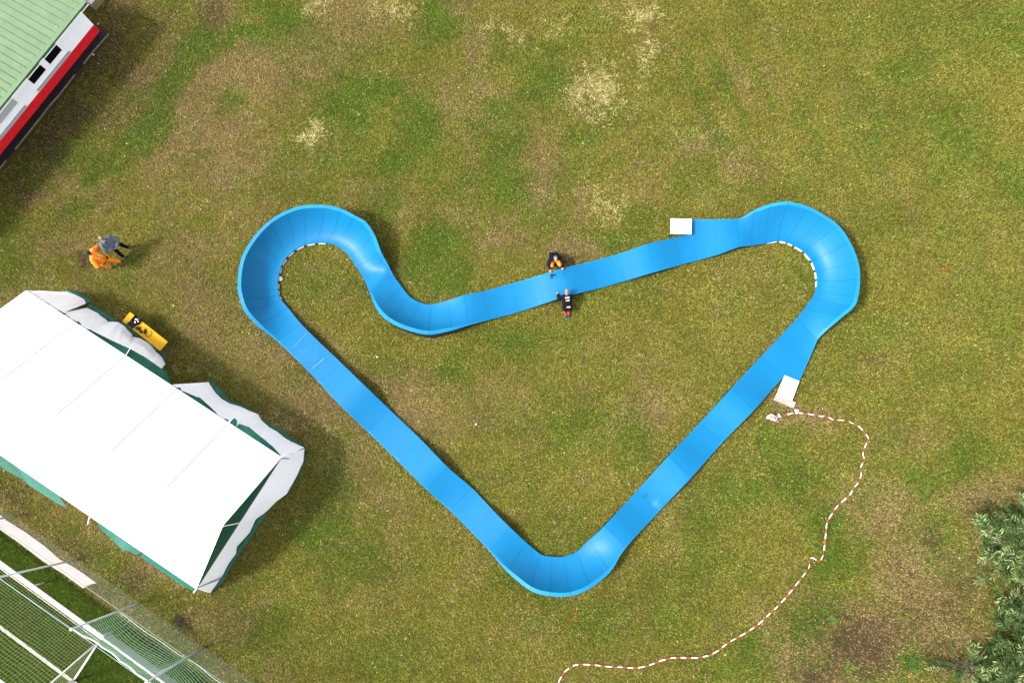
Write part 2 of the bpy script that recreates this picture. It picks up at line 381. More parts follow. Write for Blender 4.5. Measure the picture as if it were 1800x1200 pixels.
DARK = blobs([(190, 120, 130, 90, -50, .8), (90, 230, 120, 60, -50, .85), (250, 40, 70, 60, 0, .6), (30, 330, 60, 40, 0, .6), (60, 370, 60, 30, 0, .35), (370, 20, 26, 30, 0, .7), (1505, 1120, 75, 50, 20, 1.2), (1440, 1180, 50, 30, 0, 1), (1590, 1090, 60, 50, 0, .5), (1640, 1150, 50, 40, 0, .6), (1530, 1170, 40, 30, 0, .7), (1597, 1003, 14, 10, 0, .9), (1603, 1046, 16, 12, 0, .8), (1640, 940, 16, 12, 0, .7),
    (1540, 640, 30, 20, 0, .25), (320, 1098, 34, 18, 35, 1), (352, 1125, 34, 16, 35, .9), (220, 1020, 30, 16, 40, .7), (410, 1170, 30, 12, 40, .8), (134, 975, 30, 12, 40, .7), (150, 458, 9, 14, 0, .9), (1690, 1060, 60, 40, 0, .6), (1720, 900, 40, 30, 0, .4), (10, 850, 30, 20, 0, .6), (25, 880, 40, 16, 40, .6), (660, 470, 30, 30, 0, .2), (1000, 455, 30, 10, 0, .4)])  # last spot paints the crouching person's cast shadow into the ground colour
# vehicle traces and mowing traces in the turf
for (x0, y0, x1, y1, w, k) in [(828, 60, 835, 440, 9, .55), (905, 180, 898, 430, 8, .5), (1235, 60, 1310, 220, 9, -.55), (1205, 110, 1260, 250, 9, -.45), (1290, 70, 1360, 190, 9, -.6), (1490, 150, 1560, 330, 12, .3), (1400, 190, 1440, 260, 9, -.3), (1050, 150, 1010, 420, 10, .3), (1560, 300, 1620, 420, 12, .25), (735, 130, 700, 230, 8, .4), (780, 160, 900, 220, 8, .35)]:
    dx, dy = x1-x0, y1-y0; L2 = dx*dx+dy*dy
    sx = PX+wx*.25; sy = PY+wy*.25
    t = np.clip(((sx-x0)*dx+(sy-y0)*dy)/L2, 0, 1)
    d = np.hypot(sx-x0-t*dx, sy-y0-t*dy)
    g = np.exp(-(d/w)**2)
    if k > 0: TAN = np.maximum(TAN, g*k)
    else: GREEN = np.maximum(GREEN, -g*k); TAN = TAN*(1-g*.5)

# football pitch beyond the barrier is mown, darker and greener
B0 = P(0, 985); B1 = P(280, 1192)
nb = Vector((B1.y-B0.y, -(B1.x-B0.x), 0)).normalized()          # towards the pitch
if nb.y > 0: nb = -nb
pd = (GX-B0.x)*nb.x + (GY-B0.y)*nb.y
PITCH = np.clip((pd+1.0)/0.25, 0, 1)*np.clip((-8-GX)/0.5, 0, 1)

n_big = fbm(GX, GY, 4.0, 33, 4); n_mid = fbm(GX, GY, 0.9, 44, 4, .6); n_fine = fbm(GX, GY, 0.22, 55, 3, .7)
n_grn = fbm(GX, GY, 1.6, 77, 5, .62); n_tan = fbm(GX, GY, 1.1, 88, 5, .65)
sm = lambda x, a, b: np.clip((x-a)/(b-a), 0, 1)**2*(3-2*np.clip((x-a)/(b-a), 0, 1))
lean = np.clip((PX-1150)/350, 0, 1)*0.04 - np.clip((650-PX)/500, 0, 1)*0.05
gF = np.clip(sm(n_grn+lean+(n_fine-.5)*.30, .44, .74)*.42 + GREEN*sm(n_mid*.6+n_fine*.4, .12, .50)*.95, 0, 1)
tF = np.clip(sm(n_tan-lean*1.5+(n_fine-.5)*.30, .48, .74)*(.42-lean*4) + TAN*sm(n_mid*.5+n_fine*.5, .05, .42)*1.15, 0, 1)
sF = np.clip(STRAW*sm(n_mid*.5+n_fine*.5, .30, .66), 0, 1)
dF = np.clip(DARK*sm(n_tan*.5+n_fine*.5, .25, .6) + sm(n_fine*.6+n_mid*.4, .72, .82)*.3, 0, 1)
tF = tF*(1-PITCH*.85); sF = sF*(1-PITCH); dF = dF*(1-PITCH*.8); gF = np.maximum(gF*(1-PITCH*.2), PITCH*.86)
paint = blobs([(1650, 472, 13, 5, -40, 1), (1002, 1092, 13, 6, -30, 1.2)])*sm(n_fine, .35, .6)
for arr in (gF, tF, sF, dF, paint): arr.astype(np.float32)

C_OL = np.array((0.325, 0.300, 0.044)); C_OL2 = np.array((0.405, 0.365, 0.085)); C_GR = np.array((0.168, 0.252, 0.032)); C_TAN = np.array((0.43, 0.305, 0.130))
C_ST = np.array((.90, 0.78, 0.32)); C_DK = np.array((0.150, 0.098, 0.058)); C_RED = np.array((0.62, 0.12, 0.05)); C_PITCH = np.array((0.085, 0.165, 0.014))

KT = 0.335
for _c in (C_OL, C_OL2, C_GR, C_TAN, C_ST, C_DK, C_RED, C_PITCH): _c *= KT
base = np.empty(GX.shape+(3,), np.float32)
ol = C_OL[None, None]*(1-n_big[..., None]*.5) + C_OL2[None, None]*n_big[..., None]*.5
def mixf(a, c, f): return a*(1-f[..., None]) + np.asarray(c)[None, None]*f[..., None]
base = mixf(ol, C_TAN, tF*.85)
base = mixf(base, C_GR, gF*.9)
base = mixf(base, C_PITCH, PITCH*.75)
base = mixf(base, C_ST, sF*.35)
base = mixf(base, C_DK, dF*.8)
base = mixf(base, C_RED, np.clip(paint, 0, 1)*.8)
base = base.astype(np.float32)

# ------------------------------------------------------------------ ground sheet reaching the horizon
def axis(a, b, step, far):
    core = list(np.arange(a, b+step*.5, step))
    lo = []; hi = []; d = step; x = a
    while x > -far: d *= 1.35; x -= d; lo.append(x)
    d = step; x = core[-1]
    while x < far: d *= 1.35; x += d; hi.append(x)
    return np.array(lo[::-1]+core+hi)
ax = axis(RX0+.2, RX1-.2, .12, 1500.0); ay = axis(RY0+.2, RY1-.2, .12, 1500.0)
AX, AY = np.meshgrid(ax, ay)
co = np.stack([AX, AY, np.zeros_like(AX)], -1).reshape(-1, 3).astype(np.float32)
nx, ny = len(ax), len(ay)
idx = np.arange(nx*ny).reshape(ny, nx)
quads = np.stack([idx[:-1, :-1], idx[:-1, 1:], idx[1:, 1:], idx[1:, :-1]], -1).reshape(-1, 4).astype(np.int32)
me = bpy.data.meshes.new('ground')
me.vertices.add(nx*ny); me.vertices.foreach_set('co', co.ravel())
me.loops.add(quads.size); me.loops.foreach_set('vertex_index', quads.ravel())
me.polygons.add(len(quads)); me.polygons.foreach_set('loop_start', np.arange(0, quads.size, 4, dtype=np.int32))
me.update(calc_edges=True)
ri = np.clip(((AY-RY0)/RS).astype(int), 0, NYr-1); ci = np.clip(((AX-RX0)/RS).astype(int), 0, NXr-1)
gc = base[ri, ci].reshape(-1, 3)
inside = ((AX > RX0) & (AX < RX1) & (AY > RY0) & (AY < RY1)).reshape(-1)
avg = np.array((.30, .275, .065), np.float32)*KT
gc = np.where(inside[:, None], gc, avg[None])
soil = np.array((.11, .085, .025), np.float32)*KT
gcol = np.concatenate([gc*.30+soil*.22, np.ones((len(gc), 1), np.float32)], 1).astype(np.float32)  # thatch tone, darkened further to paint the shaded gaps between blades
at = me.attributes.new('turf', 'FLOAT_COLOR', 'POINT'); at.data.foreach_set('color', gcol.ravel())
def turf_mat(name, bump):
    m = bpy.data.materials.new(name); m.use_nodes = True
    nt = m.node_tree; N = nt.nodes; L = nt.links; b = N['Principled BSDF']
    a = N.new('ShaderNodeAttribute'); a.attribute_name = 'turf'
    b.inputs['Roughness'].default_value = 0.9; b.inputs['Specular IOR Level'].default_value = 0.03
    if bump:
        g = N.new('ShaderNodeNewGeometry')
        nz = N.new('ShaderNodeTexNoise'); nz.inputs['Scale'].default_value = 22.0; nz.inputs['Detail'].default_value = 6; nz.inputs['Roughness'].default_value = .7
        L.new(g.outputs['Position'], nz.inputs['Vector'])
        mr = N.new('ShaderNodeMapRange'); mr.inputs['From Min'].default_value = .3; mr.inputs['From Max'].default_value = .7
        mr.inputs['To Min'].default_value = .55; mr.inputs['To Max'].default_value = 1.45
        L.new(nz.outputs['Fac'], mr.inputs['Value'])
        sc = N.new('ShaderNodeVectorMath'); sc.operation = 'SCALE'
        L.new(a.outputs['Color'], sc.inputs[0]); L.new(mr.outputs[0], sc.inputs['Scale'])
        L.new(sc.outputs[0], b.inputs['Base Color'])
        bp = N.new('ShaderNodeBump'); bp.inputs['Strength'].default_value = .6; bp.inputs['Distance'].default_value = .03
        L.new(nz.outputs['Fac'], bp.inputs['Height']); L.new(bp.outputs['Normal'], b.inputs['Normal'])
    else:
        L.new(a.outputs['Color'], b.inputs['Base Color'])
        tr = N.new('ShaderNodeBsdfTranslucent'); L.new(a.outputs['Color'], tr.inputs['Color'])
        mx = N.new('ShaderNodeMixShader'); mx.inputs['Fac'].default_value = .25
        L.new(b.outputs['BSDF'], mx.inputs[1]); L.new(tr.outputs['BSDF'], mx.inputs[2])
        L.new(mx.outputs['Shader'], N['Material Output'].inputs['Surface'])
    return m
me.materials.append(turf_mat('soil_and_thatch', True))
ground = bpy.data.objects.new('ground', me); COL.objects.link(ground)
tag(ground, 'wide sheet of lawn soil and thatch under the grass', 'ground', kind='structure')

# ------------------------------------------------------------------ places where no grass grows
def in_poly(x, y, poly):
    r = np.zeros(x.shape, bool); n = len(poly)
    for i in range(n):
        x0, y0 = poly[i][0], poly[i][1]; x1, y1 = poly[(i+1) % n][0], poly[(i+1) % n][1]
        c = ((y0 > y) != (y1 > y)) & (x < (x1-x0)*(y-y0)/((y1-y0) if y1 != y0 else 1e-9)+x0)
        r ^= c
    return r
path_px = [(-260, 737), (-120, 820), (0, 903), (13, 914), (45, 934), (80, 959), (107, 983), (133, 997), (152, 1010), (171, 1024), (160, 1026), (147, 1033), (113, 1008), (76, 985), (33, 952), (0, 929), (-120, 842), (-260, 758)]
path_poly = [P(*p) for p in path_px]
W0 = P(176, 55.5); WE = (P(0, 273.7)-W0).normalized(); WN = Vector((-WE.y, WE.x, 0))
if WN.x < 0: WN = -WN
bld_poly = [W0 + WN*.62 - WE*.25, W0 + WE*26 + WN*.62, W0 + WE*26 - WN*9, W0 - WE*.25 - WN*9]

# ------------------------------------------------------------------ grass: blades as one mesh, nobody could count them
def build_grass():
    n0 = 1800000
    x = rng.uniform(RX0+.3, RX1-.3, n0); y = rng.uniform(RY0+.3, RY1-.3, n0)
    px, py = pix(x, y)
    keep = (px > -90) & (px < 1890) & (py > -90) & (py < 1290)
    keep &= ~in_poly(x, y, path_poly) & ~in_poly(x, y, bld_poly)
    x = x[keep]; y = y[keep]
    r = ((y-RY0)/RS).astype(int); c = ((x-RX0)/RS).astype(int)
    g, t, s, d, pt, pa, nf, nbg = gF[r, c], tF[r, c], sF[r, c], dF[r, c], PITCH[r, c], paint[r, c], n_fine[r, c], n_big[r, c]
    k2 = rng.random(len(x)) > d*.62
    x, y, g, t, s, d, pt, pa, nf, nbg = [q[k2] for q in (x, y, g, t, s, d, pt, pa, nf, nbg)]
    n = len(x)
    # clumping
    u = rng.random(n); u2 = rng.random(n); u3 = rng.random(n)
    col = np.where((u2 < .30+.2*nbg)[:, None], C_OL2[None], C_OL[None])
    col = np.where((u < t*1.05)[:, None], C_TAN[None]*1.12, col)
    isg = u3 < g*.92+.05
    col = np.where(isg[:, None], C_GR[None]*(.8+.5*rng.random(n))[:, None], col)
    isp = rng.random(n) < pt*.9
    col = np.where(isp[:, None], C_PITCH[None]*(.8+.6*rng.random(n))[:, None], col)
    iss = rng.random(n) < s*.36+.012*(1-pt)
    col = np.where(iss[:, None], C_ST[None]*(.8+.35*rng.random(n))[:, None], col)
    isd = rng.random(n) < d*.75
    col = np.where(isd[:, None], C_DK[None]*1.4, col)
    col = np.where((rng.random(n) < np.clip(pa, 0, 1)*.8)[:, None], C_RED[None], col)
    cl = vnoise(x, y, .085, 301)*.6+vnoise(x, y, .17, 302)*.4
    jit = np.exp(rng.normal(0, .27, n))*(.86+.30*nf)*np.exp((cl-.5)*.45)
    n_w = vnoise(x, y, 1.1, 411)*.5+vnoise(x, y, .45, 412)*.3+vnoise(x, y, 2.6, 413)*.2
    jit = jit*(.80+.40*n_w)
    col = np.clip(col*jit[:, None], 0, .95).astype(np.float32)
    L = rng.uniform(.055, .115, n)*np.where(iss, 1.0+2.2*s, 1)*np.where(pt > .5, .7, 1)*np.where(isg, 1.12, 1)
    wd = rng.uniform(.010, .020, n)*np.where(iss & (s > .2), .62, 1)
    el = np.radians(np.where(iss, rng.uniform(6, 24, n), rng.uniform(12, 58, n)))
    el = np.where(L*np.sin(el) > .075, np.arcsin(np.clip(.075/L, 0, 1)), el)
    az = rng.uniform(0, 2*PI, n)
    ca, sa = np.cos(az), np.sin(az)
    dx = L*np.cos(el)*ca; dy = L*np.cos(el)*sa; dz = L*np.sin(el)
    tw = rng.uniform(-.5, .5, n)*wd
    z0 = np.where(iss & (s > .2), rng.uniform(.005, .035, n), 0.0)
    v = np.empty((n, 3, 3), np.float32)
    v[:, 0] = np.stack([x-sa*wd, y+ca*wd, z0+.004+tw*.5], -1)
    v[:, 1] = np.stack([x+sa*wd, y-ca*wd, z0+.004-tw*.5], -1)
    v[:, 2] = np.stack([x+dx, y+dy, z0+dz+.004], -1)
    m = bpy.data.meshes.new('grass')
    m.vertices.add(n*3); m.vertices.foreach_set('co', v.ravel())
    m.loops.add(n*3); m.loops.foreach_set('vertex_index', np.arange(n*3, dtype=np.int32))
    m.polygons.add(n); m.polygons.foreach_set('loop_start', np.arange(0, n*3, 3, dtype=np.int32))
    m.update(calc_edges=True)
    a = m.attributes.new('turf', 'FLOAT_COLOR', 'POINT')
    c4 = np.ones((n, 3, 4), np.float32); c4[:, :, :3] = col[:, None, :]
    a.data.foreach_set('color', c4.ravel())
    m.materials.append(turf_mat('grass_blades', False))
    o = bpy.data.objects.new('grass', m); COL.objects.link(o)
    tag(o, 'short dry lawn grass, olive with green, straw and bare brown patches', 'grass', kind='stuff')
    print('blades', n)
build_grass()

# ------------------------------------------------------------------ blue pump track
BASE = .14; BK = 1.15
# (B edge px, A edge px, zB, zA): A is the side away from the infield
ST_ = [
 ((951, 974), (932, 1037), .16, .95), ((970, 978), (967, 1047), .16, 1.05), ((991, 978), (1003, 1047), .16, 1.05), ((1014, 969), (1038, 1033), .16, .95),
 ((1036, 949), (1073, 1004), .18, .62), ((1063, 924), (1100, 962), .20, .26), ((1121, 862), (1158, 899), BASE, BASE), ((1175, 802), (1213, 841), BASE, BASE),
 ((1232, 742), (1271, 776), BASE, BASE), ((1286, 683), (1325, 721), BASE, BASE), ((1322, 644), (1359, 682), BASE, BASE), ((1337, 628), (1375, 664.5), .15, .16, 1), ((1338, 627), (1405, 670), .15, .18, 1), ((1368, 595.5), (1421, 634), .15, .20, 1), ((1401, 560), (1437, 597), .16, .32),
 ((1416, 541), (1481, 557), .16, .85), ((1430, 521), (1500, 541), .16, 1.05), ((1436, 505), (1508, 524), .16, BK), ((1437, 491), (1512, 492), .16, BK), ((1434, 475), (1509, 461), .16, BK),
 ((1427, 458), (1495, 426), .16, BK), ((1413, 442), (1474, 396), .16, BK), ((1395, 431), (1449, 378), .16, BK), ((1384, 426), (1421, 363), .16, BK), ((1369, 423), (1385, 354.5), .16, 1.1),
 ((1347, 427), (1353, 358.7), .16, .9), ((1322, 431), (1325, 370), .18, .6), ((1298, 434), (1297, 385), .2, .26), ((1260, 448), (1258, 385.5), .15, .24, 1), ((1226, 457.5), (1216.5, 386), .15, .22, 1), ((1225, 457.8), (1214.5, 412), .15, .16, 1), ((1197, 465), (1186, 418), BASE, BASE),
 ((1150, 478), (1138, 429), BASE, BASE), ((1100, 493), (1088, 446), BASE, BASE), ((1050, 507), (1037, 460), BASE, BASE), ((1000, 519), (988, 472), BASE, BASE), ((957, 533), (945, 485), BASE, BASE), ((914, 547), (901, 498), BASE, BASE),
 ((862, 561), (850, 512), BASE, BASE), ((824, 571), (815, 519), .30, .18), ((795, 580), (787, 528), .62, .16), ((753, 587.5), (757, 535), .95, .16), ((711, 578), (737, 531), 1.0, .16), ((681, 563), (720, 521), .95, .16),
 ((662, 543), (706, 504), .75, .18), ((650, 514), (691, 483), .45, .28), ((640, 490), (681, 463), .22, .50), ((626, 468), (670, 443), .17, .80), ((612, 448), (659, 414), .16, 1.0), ((601, 438), (644, 391), .16, BK),
 ((588, 430), (625, 379.5), .16, BK), ((574, 427), (600, 367), .16, BK), ((555, 427), (572, 360.5), .16, BK), ((535, 431), (535, 361), .16, BK), ((517, 440), (505, 370), .16, BK), ((503, 453), (475, 387), .16, BK),
 ((494, 468), (448, 414), .16, BK), ((490, 482), (428, 445), .16, BK), ((488, 496), (420, 472), .16, BK), ((488.5, 509), (417.5, 502), .16, BK), ((490, 519), (421, 524), .16, BK), ((494, 527), (430, 547), .16, 1.05),
 ((506, 541), (451, 571), .18, .78), ((530, 570), (487, 599), .20, .34), ((565, 605), (525, 635), BASE, BASE), ((600, 638), (560, 671), BASE, BASE), ((635, 672), (597, 711), BASE, BASE), ((685, 720), (647, 759), BASE, BASE),
 ((739, 771.5), (700, 810.5), BASE, BASE), ((787, 821), (748, 858), BASE, BASE), ((830, 858), (790, 896), BASE, BASE), ((866, 896), (828, 934), BASE, BASE), ((897, 927), (860, 967), .16, .24), ((926, 954), (890, 1003), .16, .62)]
CRESTS = [(548, 612, .26), (622, 692, .42), (756, 826, .42), (876, 946, .34), (1085, 938, .40), (1194, 820, .42), (1301, 706, .40), (824, 545, .34), (986, 497, .42), (1143, 452, .40), (1285, 412, .30)]
KS = 6
def track_stations():
    n = len(ST_); out = []
    for i in range(n):
        q = [ST_[(i+k) % n] for k in (-1, 0, 1, 2)]
        lin = len(q[1]) > 4 or len(q[2]) > 4
        for j in range(KS):
            t = j/KS
            vals = []
            for f in (lambda s: s[0][0], lambda s: s[0][1], lambda s: s[1][0], lambda s: s[1][1], lambda s: s[2], lambda s: s[3]):
                vals.append(f(q[1])*(1-t)+f(q[2])*t if lin else catmull(f(q[0]), f(q[1]), f(q[2]), f(q[3]), t))
            bx, by, axx, ayy, zb, za = vals
            cx, cy = (bx+axx)/2, (by+ayy)/2
            zz = sum(.85*h*math.exp(-(((cx-x)**2+(cy-y)**2)/(46.0**2))) for x, y, h in CRESTS)
            zb = max(zb, .12)+zz; za = max(za, .12)+zz
            out.append((P(bx, by, zb), P(axx, ayy, za)))
    return out
TS = track_stations()
NT = len(TS)
GS = [0, .06, .13, .21, .29, .37, .45, .53, .61, .69, .77, .85, .93, 1.0]
def section_rows(b, a, grow=0.0):
    """cross-section points B->A: top surface incl. banked wall and lip, with rolled edges"""
    bank = a.z-b.z
    hi, lo = (a, b) if bank >= 0 else (b, a)
    W = Vector((hi.x-lo.x, hi.y-lo.y, 0)); wl = W.length; w = W/wl
    k = min(1.0, abs(bank)/.6)
    lip = .13*k + .015
    pts = []
    zl, zh = lo.z, hi.z
    for s in GS:
        z = zl + (zh-zl)*(s**2.2)
        pts.append(Vector((lo.x, lo.y, 0)) + w*(s*(wl-lip)) + Vector((0, 0, z)))
    end = Vector((hi.x, hi.y, zh))
    pts = [pts[0]-w*.012+Vector((0, 0, -.045)), pts[0]-w*.008+Vector((0, 0, -.012))] + pts
    lipi = len(pts)
    pts += [end, end+w*.006+Vector((0, 0, -.012)), end+w*.01+Vector((0, 0, -.055))]
    return (pts if bank >= 0 else pts[::-1]), k

track = empty('pump_track', P(990, 620))
tag(track, 'bright blue modular pump track in a closed loop with banked turns on the lawn', 'pump track')
tinv = Matrix.Translation(-track.location)
TO = track.location
def is_berm(i):
    s = ST_[i % len(ST_)]; e = ST_[(i+1) % len(ST_)]
    return max(abs(s[2]-s[3]), abs(e[2]-e[3])) > .3
nsec = len(ST_)
for i in range(nsec):
    rows = []
    for j in range(KS+1):
        b, a = TS[(i*KS+j) % NT]
        rows.append((b.copy(), a.copy()))
    # leave a hairline joint between panels
    for (e, o_) in ((0, 1), (KS, KS-1)):
        for q in (0, 1):
            d = rows[o_][q]-rows[e][q]
            if d.length > 1e-4:
                rr = list(rows[e]); rr[q] = rows[e][q] + d.normalized()*min(.0034 if is_berm(i) else .0020, d.length*.3); rows[e] = tuple(rr)
    bm = bmesh.new()
    cs = [section_rows(b, a) for b, a in rows]
    flip_lip = lambda: None
    nrow = [[p-TO for p in c[0]] for c in cs]
    bank_sign = rows[KS//2][1].z - rows[KS//2][0].z
    npt = len(nrow[0]); lip_faces = (npt-4,) if bank_sign >= 0 else (2,)
    # lips / rolled edges get the lip material
    def mif(ii, jj):
        if jj <= 1 or jj >= npt-3: return 1
        if jj in lip_faces: return 1
        return 0
    # guard: rows of one panel must share the point order
    for r_i, (b, a) in enumerate(rows):
        pts, k = section_rows(b, a)
        nrow[r_i] = [p-TO for p in pts]
    grid(bm, nrow, mif=mif)
    berm = is_berm(i)
    panel = mesh_obj('berm_panel' if berm else 'roller_panel', bm, [M['blue'], M['blue_lip']], track, smooth=True, sharp=32)
    # dark side panels down to the ground
    for q, side in ((0, 'B'), (1, 'A')):
        bm = bmesh.new(); rr = []
        for b, a in rows:
            e = (b, a)[q]; o2 = (a, b)[q]
            inw = Vector((o2.x-e.x, o2.y-e.y, 0)).normalized()
            p = Vector((e.x, e.y, 0)) + inw*.02
            p2 = Vector((e.x, e.y, 0)) + inw*.045
            zt = e.z-.05
            rr.append([p+Vector((0, 0, zt))-TO, p+Vector((0, 0, .0))-TO, p2-TO, p2+Vector((0, 0, zt))-TO])
        grid(bm, rr)
        mesh_obj('side_panel', bm, M['black_side_and_shade'], panel)
# white bases under the inner edge of the two big curves and the loose strip lines
def board(bm, a, b, w, z0, z1, off=Vector((0, 0, 0))):
    d = (b-a); L = d.length; d.normalize()
    rot = Matrix((d, Vector((-d.y, d.x, 0)), Vector((0, 0, 1)))).transposed()
    box(bm, (a+b)/2 + Vector((0, 0, (z0+z1)/2)) + off - TO, (L, w, z1-z0), rot, bevel=.006)
for i in range(nsec):
    if not ((ST_[i][1][0] > 1380 and ST_[i][3] > 1.0 and ST_[i][0][1] < 520) or (ST_[i][1][0] < 610 and ST_[i][3] > 1.1)): continue
    b0, a0 = TS[i*KS]; b1, a1 = TS[((i+1) * KS) % NT]
    m = ((a0+a1)/2-(b0+b1)/2); m.z = 0; m.normalize()
    p = Vector((b0.x, b0.y, 0)).lerp(Vector((b1.x, b1.y, 0)), .12) - m*.004
    q = Vector((b0.x, b0.y, 0)).lerp(Vector((b1.x, b1.y, 0)), .80) - m*.004
    bm = bmesh.new(); board(bm, p, q, .034, .004, .09)
    mesh_obj('base_board', bm, M['base_white'], track)
for (bx, by, ex, ey) in [(1286, 684, 1297, 673), (1174, 803, 1181, 795), (1055, 931, 1062, 924)]:
    p, q = P(bx-.6, by-.6), P(ex-.6, ey-.6)
    bm = bmesh.new(); board(bm, p, q, .034, .004, .09)
    mesh_obj('base_board', bm, M['base_white'], track)
# pale joint strips on the left straight
def surf_z(px, py):
    best = None
    for b, a in TS:
        bp = pix(b.x, b.y, b.z); ap = pix(a.x, a.y, a.z)
        cx, cy = (bp[0]+ap[0])/2, (bp[1]+ap[1])/2
        d = (cx-px)**2+(cy-py)**2
        if best is None or d < best[0]: best = (d, (b.z+a.z)/2)
    return best[1]
for (x0, y0, x1, y1, wd_) in [(512, 614, 540, 585, .010), (549, 648, 579, 621, .016)]:
    bm = bmesh.new()
    z = surf_z((x0+x1)/2, (y0+y1)/2)+.004
    a, b = P(x0, y0, z), P(x1, y1, z)
    d = (b-a).normalized(); s = Vector((-d.y, d.x, 0))*wd_
    rr = [[a.lerp(b, t)+s*(.6+.4*fnoise(t*9, 1))+Vector((0, 0, 0))-TO, a.lerp(b, t)-s*(.6+.4*fnoise(t*9, 5))-TO] for t in np.linspace(0, 1, 14)]
    grid(bm, rr)
    # lay the strip on the panel by dropping it onto the local surface height
    mesh_obj('joint_strip', bm, M['scuff'], track)
ztop = lambda px, py: surf_z(px, py)
# white start platforms and the plywood ramp
ZP1 = max(v[1].z for v in TS if abs(pix(*v[1])[0]-1216) < 6)+.02
ZP2 = max(v[1].z for v in TS if abs(pix(*v[1])[0]-1400) < 14 and abs(pix(*v[1])[1]-668) < 8)+.025
print('ZP', ZP1, ZP2)
def platform(name, corners, z, label):
    c = sum((P(x, y, z) for x, y in corners), Vector())/4; c.z = 0
    e = empty(name, c)
    tag(e, label, 'start platform', 'white start platforms at the track entries')
    poly = [P(x, y, z)-c for x, y in corners]
    bm = bmesh.new(); prism(bm, poly, z-.03, z); mesh_obj('deck', bm, M['plastic_white'], e)
    cc = sum(poly, Vector())/4
    for p in poly:
        q = p.lerp(cc, .24)
        bm = bmesh.new(); box(bm, (q.x, q.y, (z-.03)/2), (.05, .05, z-.03), bevel=.004); mesh_obj('leg', bm, M['black_side_and_shade'], e)  # legs coloured dark to stand for the shade under the deck
    return e
platform('start_platform', [(1179, 384), (1216, 385), (1215, 411.5), (1178.5, 411)], ZP1, 'white square platform at the end of the upper straight of the blue track')
platform('start_platform', [(1379.6, 659.5), (1405, 670), (1392.4, 703.5), (1365, 694)], ZP2, 'white sloping platform with a plywood ramp in front, beside the right straight of the track')
rp = empty('plywood_ramp', P(1380, 706)); rp.location.z = 0
tag(rp, 'pinkish plywood run-up board in front of the white platform', 'ramp')
hi0, hi1 = P(1364, 693.5, ZP2-.03), P(1399.5, 706.5, ZP2-.03); lo0, lo1 = P(1360, 703, .02), P(1395, 717.7, .02)
bm = bmesh.new()
pt = [q-rp.location for q in (hi0, hi1, lo1, lo0)]
up = [bm.verts.new(p) for p in pt]; dn = [bm.verts.new(p-Vector((0, 0, .018))) for p in pt]
bm.faces.new(up); bm.faces.new(dn[::-1])
for i in range(4): bm.faces.new((up[i], dn[i], dn[(i+1) % 4], up[(i+1) % 4]))
bmesh.ops.recalc_face_normals(bm, faces=bm.faces[:])
mesh_obj('board', bm, M['plywood'], rp)
bm = bmesh.new()
for a, b in ((pt[0], pt[3]), (pt[1], pt[2])):
    a2 = a.lerp(pt[1] if a is pt[0] else pt[0], .06); b2 = b.lerp(pt[2] if b is pt[3] else pt[3], .06)
    m0 = Vector((a2.x, a2.y, 0)); vs = [bm.verts.new(v) for v in (a2-Vector((0, 0, .02)), b2-Vector((0, 0, .02)), Vector((b2.x, b2.y, 0)), m0)]
    try: bm.faces.new(vs)
    except ValueError: pass
mesh_obj('side_cheek', bm, M['plywood'], rp)

# loose white board lying against the S-bend
a, b = P(761, 591.5), P(794, 582)
pl = empty('white_plank', (a+b)/2)
tag(pl, 'loose white plank lying against the black side of the S-bend', 'plank')
bm = bmesh.new(); d = (b-a).normalized()
rot = Matrix((d, Vector((-d.y, d.x, 0)), Vector((0, 0, 1)))).transposed()
box(bm, (0, 0, .05), ((b-a).length, .10, .05), rot, bevel=.006)
mesh_obj('board', bm, M['plastic_white'], pl)
# grey stone at the inner edge of the left curl
bm = bmesh.new(); bmesh.ops.create_icosphere(bm, subdivisions=3, radius=.1)
for v in bm.verts: v.co *= 1+.25*fnoise(v.co.x*14, v.co.y*14, 3); v.co.z *= .6
o = mesh_obj('stone', bm, M['stone'], smooth=True); o.location = P(494, 490, .06)
tag(o, 'small pale grey stone by the inner edge of the left curl', 'stone')

# ------------------------------------------------------------------ marquee
EZ, RZ = 2.3, 3.77
E1, E2, F1 = P(495, 803, EZ), P(345, 1035, EZ), P(46, 510, EZ)
F2 = E2 + (F1-E1)
R1 = (E1+E2)/2; R1.z = RZ
R2 = (F1+F2)/2; R2.z = RZ
tent = empty('marquee', (R1+R2)/2*Vector((1, 1, 0)) if False else Vector(((R1.x+R2.x)/2, (R1.y+R2.y)/2, 0)))
tag(tent, 'large white ridge tent with green valances and loose white side walls', 'marquee')
T0 = tent.location.copy()
NB = 5
def roof_pt(t, s):
    """t along 0..1 (near end to far end), s 0 ridge..1 eave"""
    pass
def roof_slope(Ea, Fa, Ra, Rb):
    rows = []
    n = NB*10
    for i in range(n+1):
        t = i/n
        e = Ea.lerp(Fa, t); r = Ra.lerp(Rb, t)
        fr = (t*NB) % 1.0
        sagb = .035*math.sin(PI*fr)**2
        row = []
        for j in range(13):
            s = j/12
            p = r.lerp(e, s)
            p = p + Vector((0, 0, -sagb*math.sin(PI*(.12+.88*s))*.8 - .02*math.sin(PI*s)))
            row.append(p-T0)
        rows.append(row)
    return rows
bm = bmesh.new()
ra = roof_slope(E1, F1, R1, R2); rb = roof_slope(E2, F2, R1, R2)
rows = [list(reversed(a)) + b[1:] for a, b in zip(ra, rb)]
grid(bm, rows)
bmesh.ops.recalc_face_normals(bm, faces=bm.faces[:])
roof = mesh_obj('roof', bm, M['white_pvc'], tent, smooth=True, sharp=20)
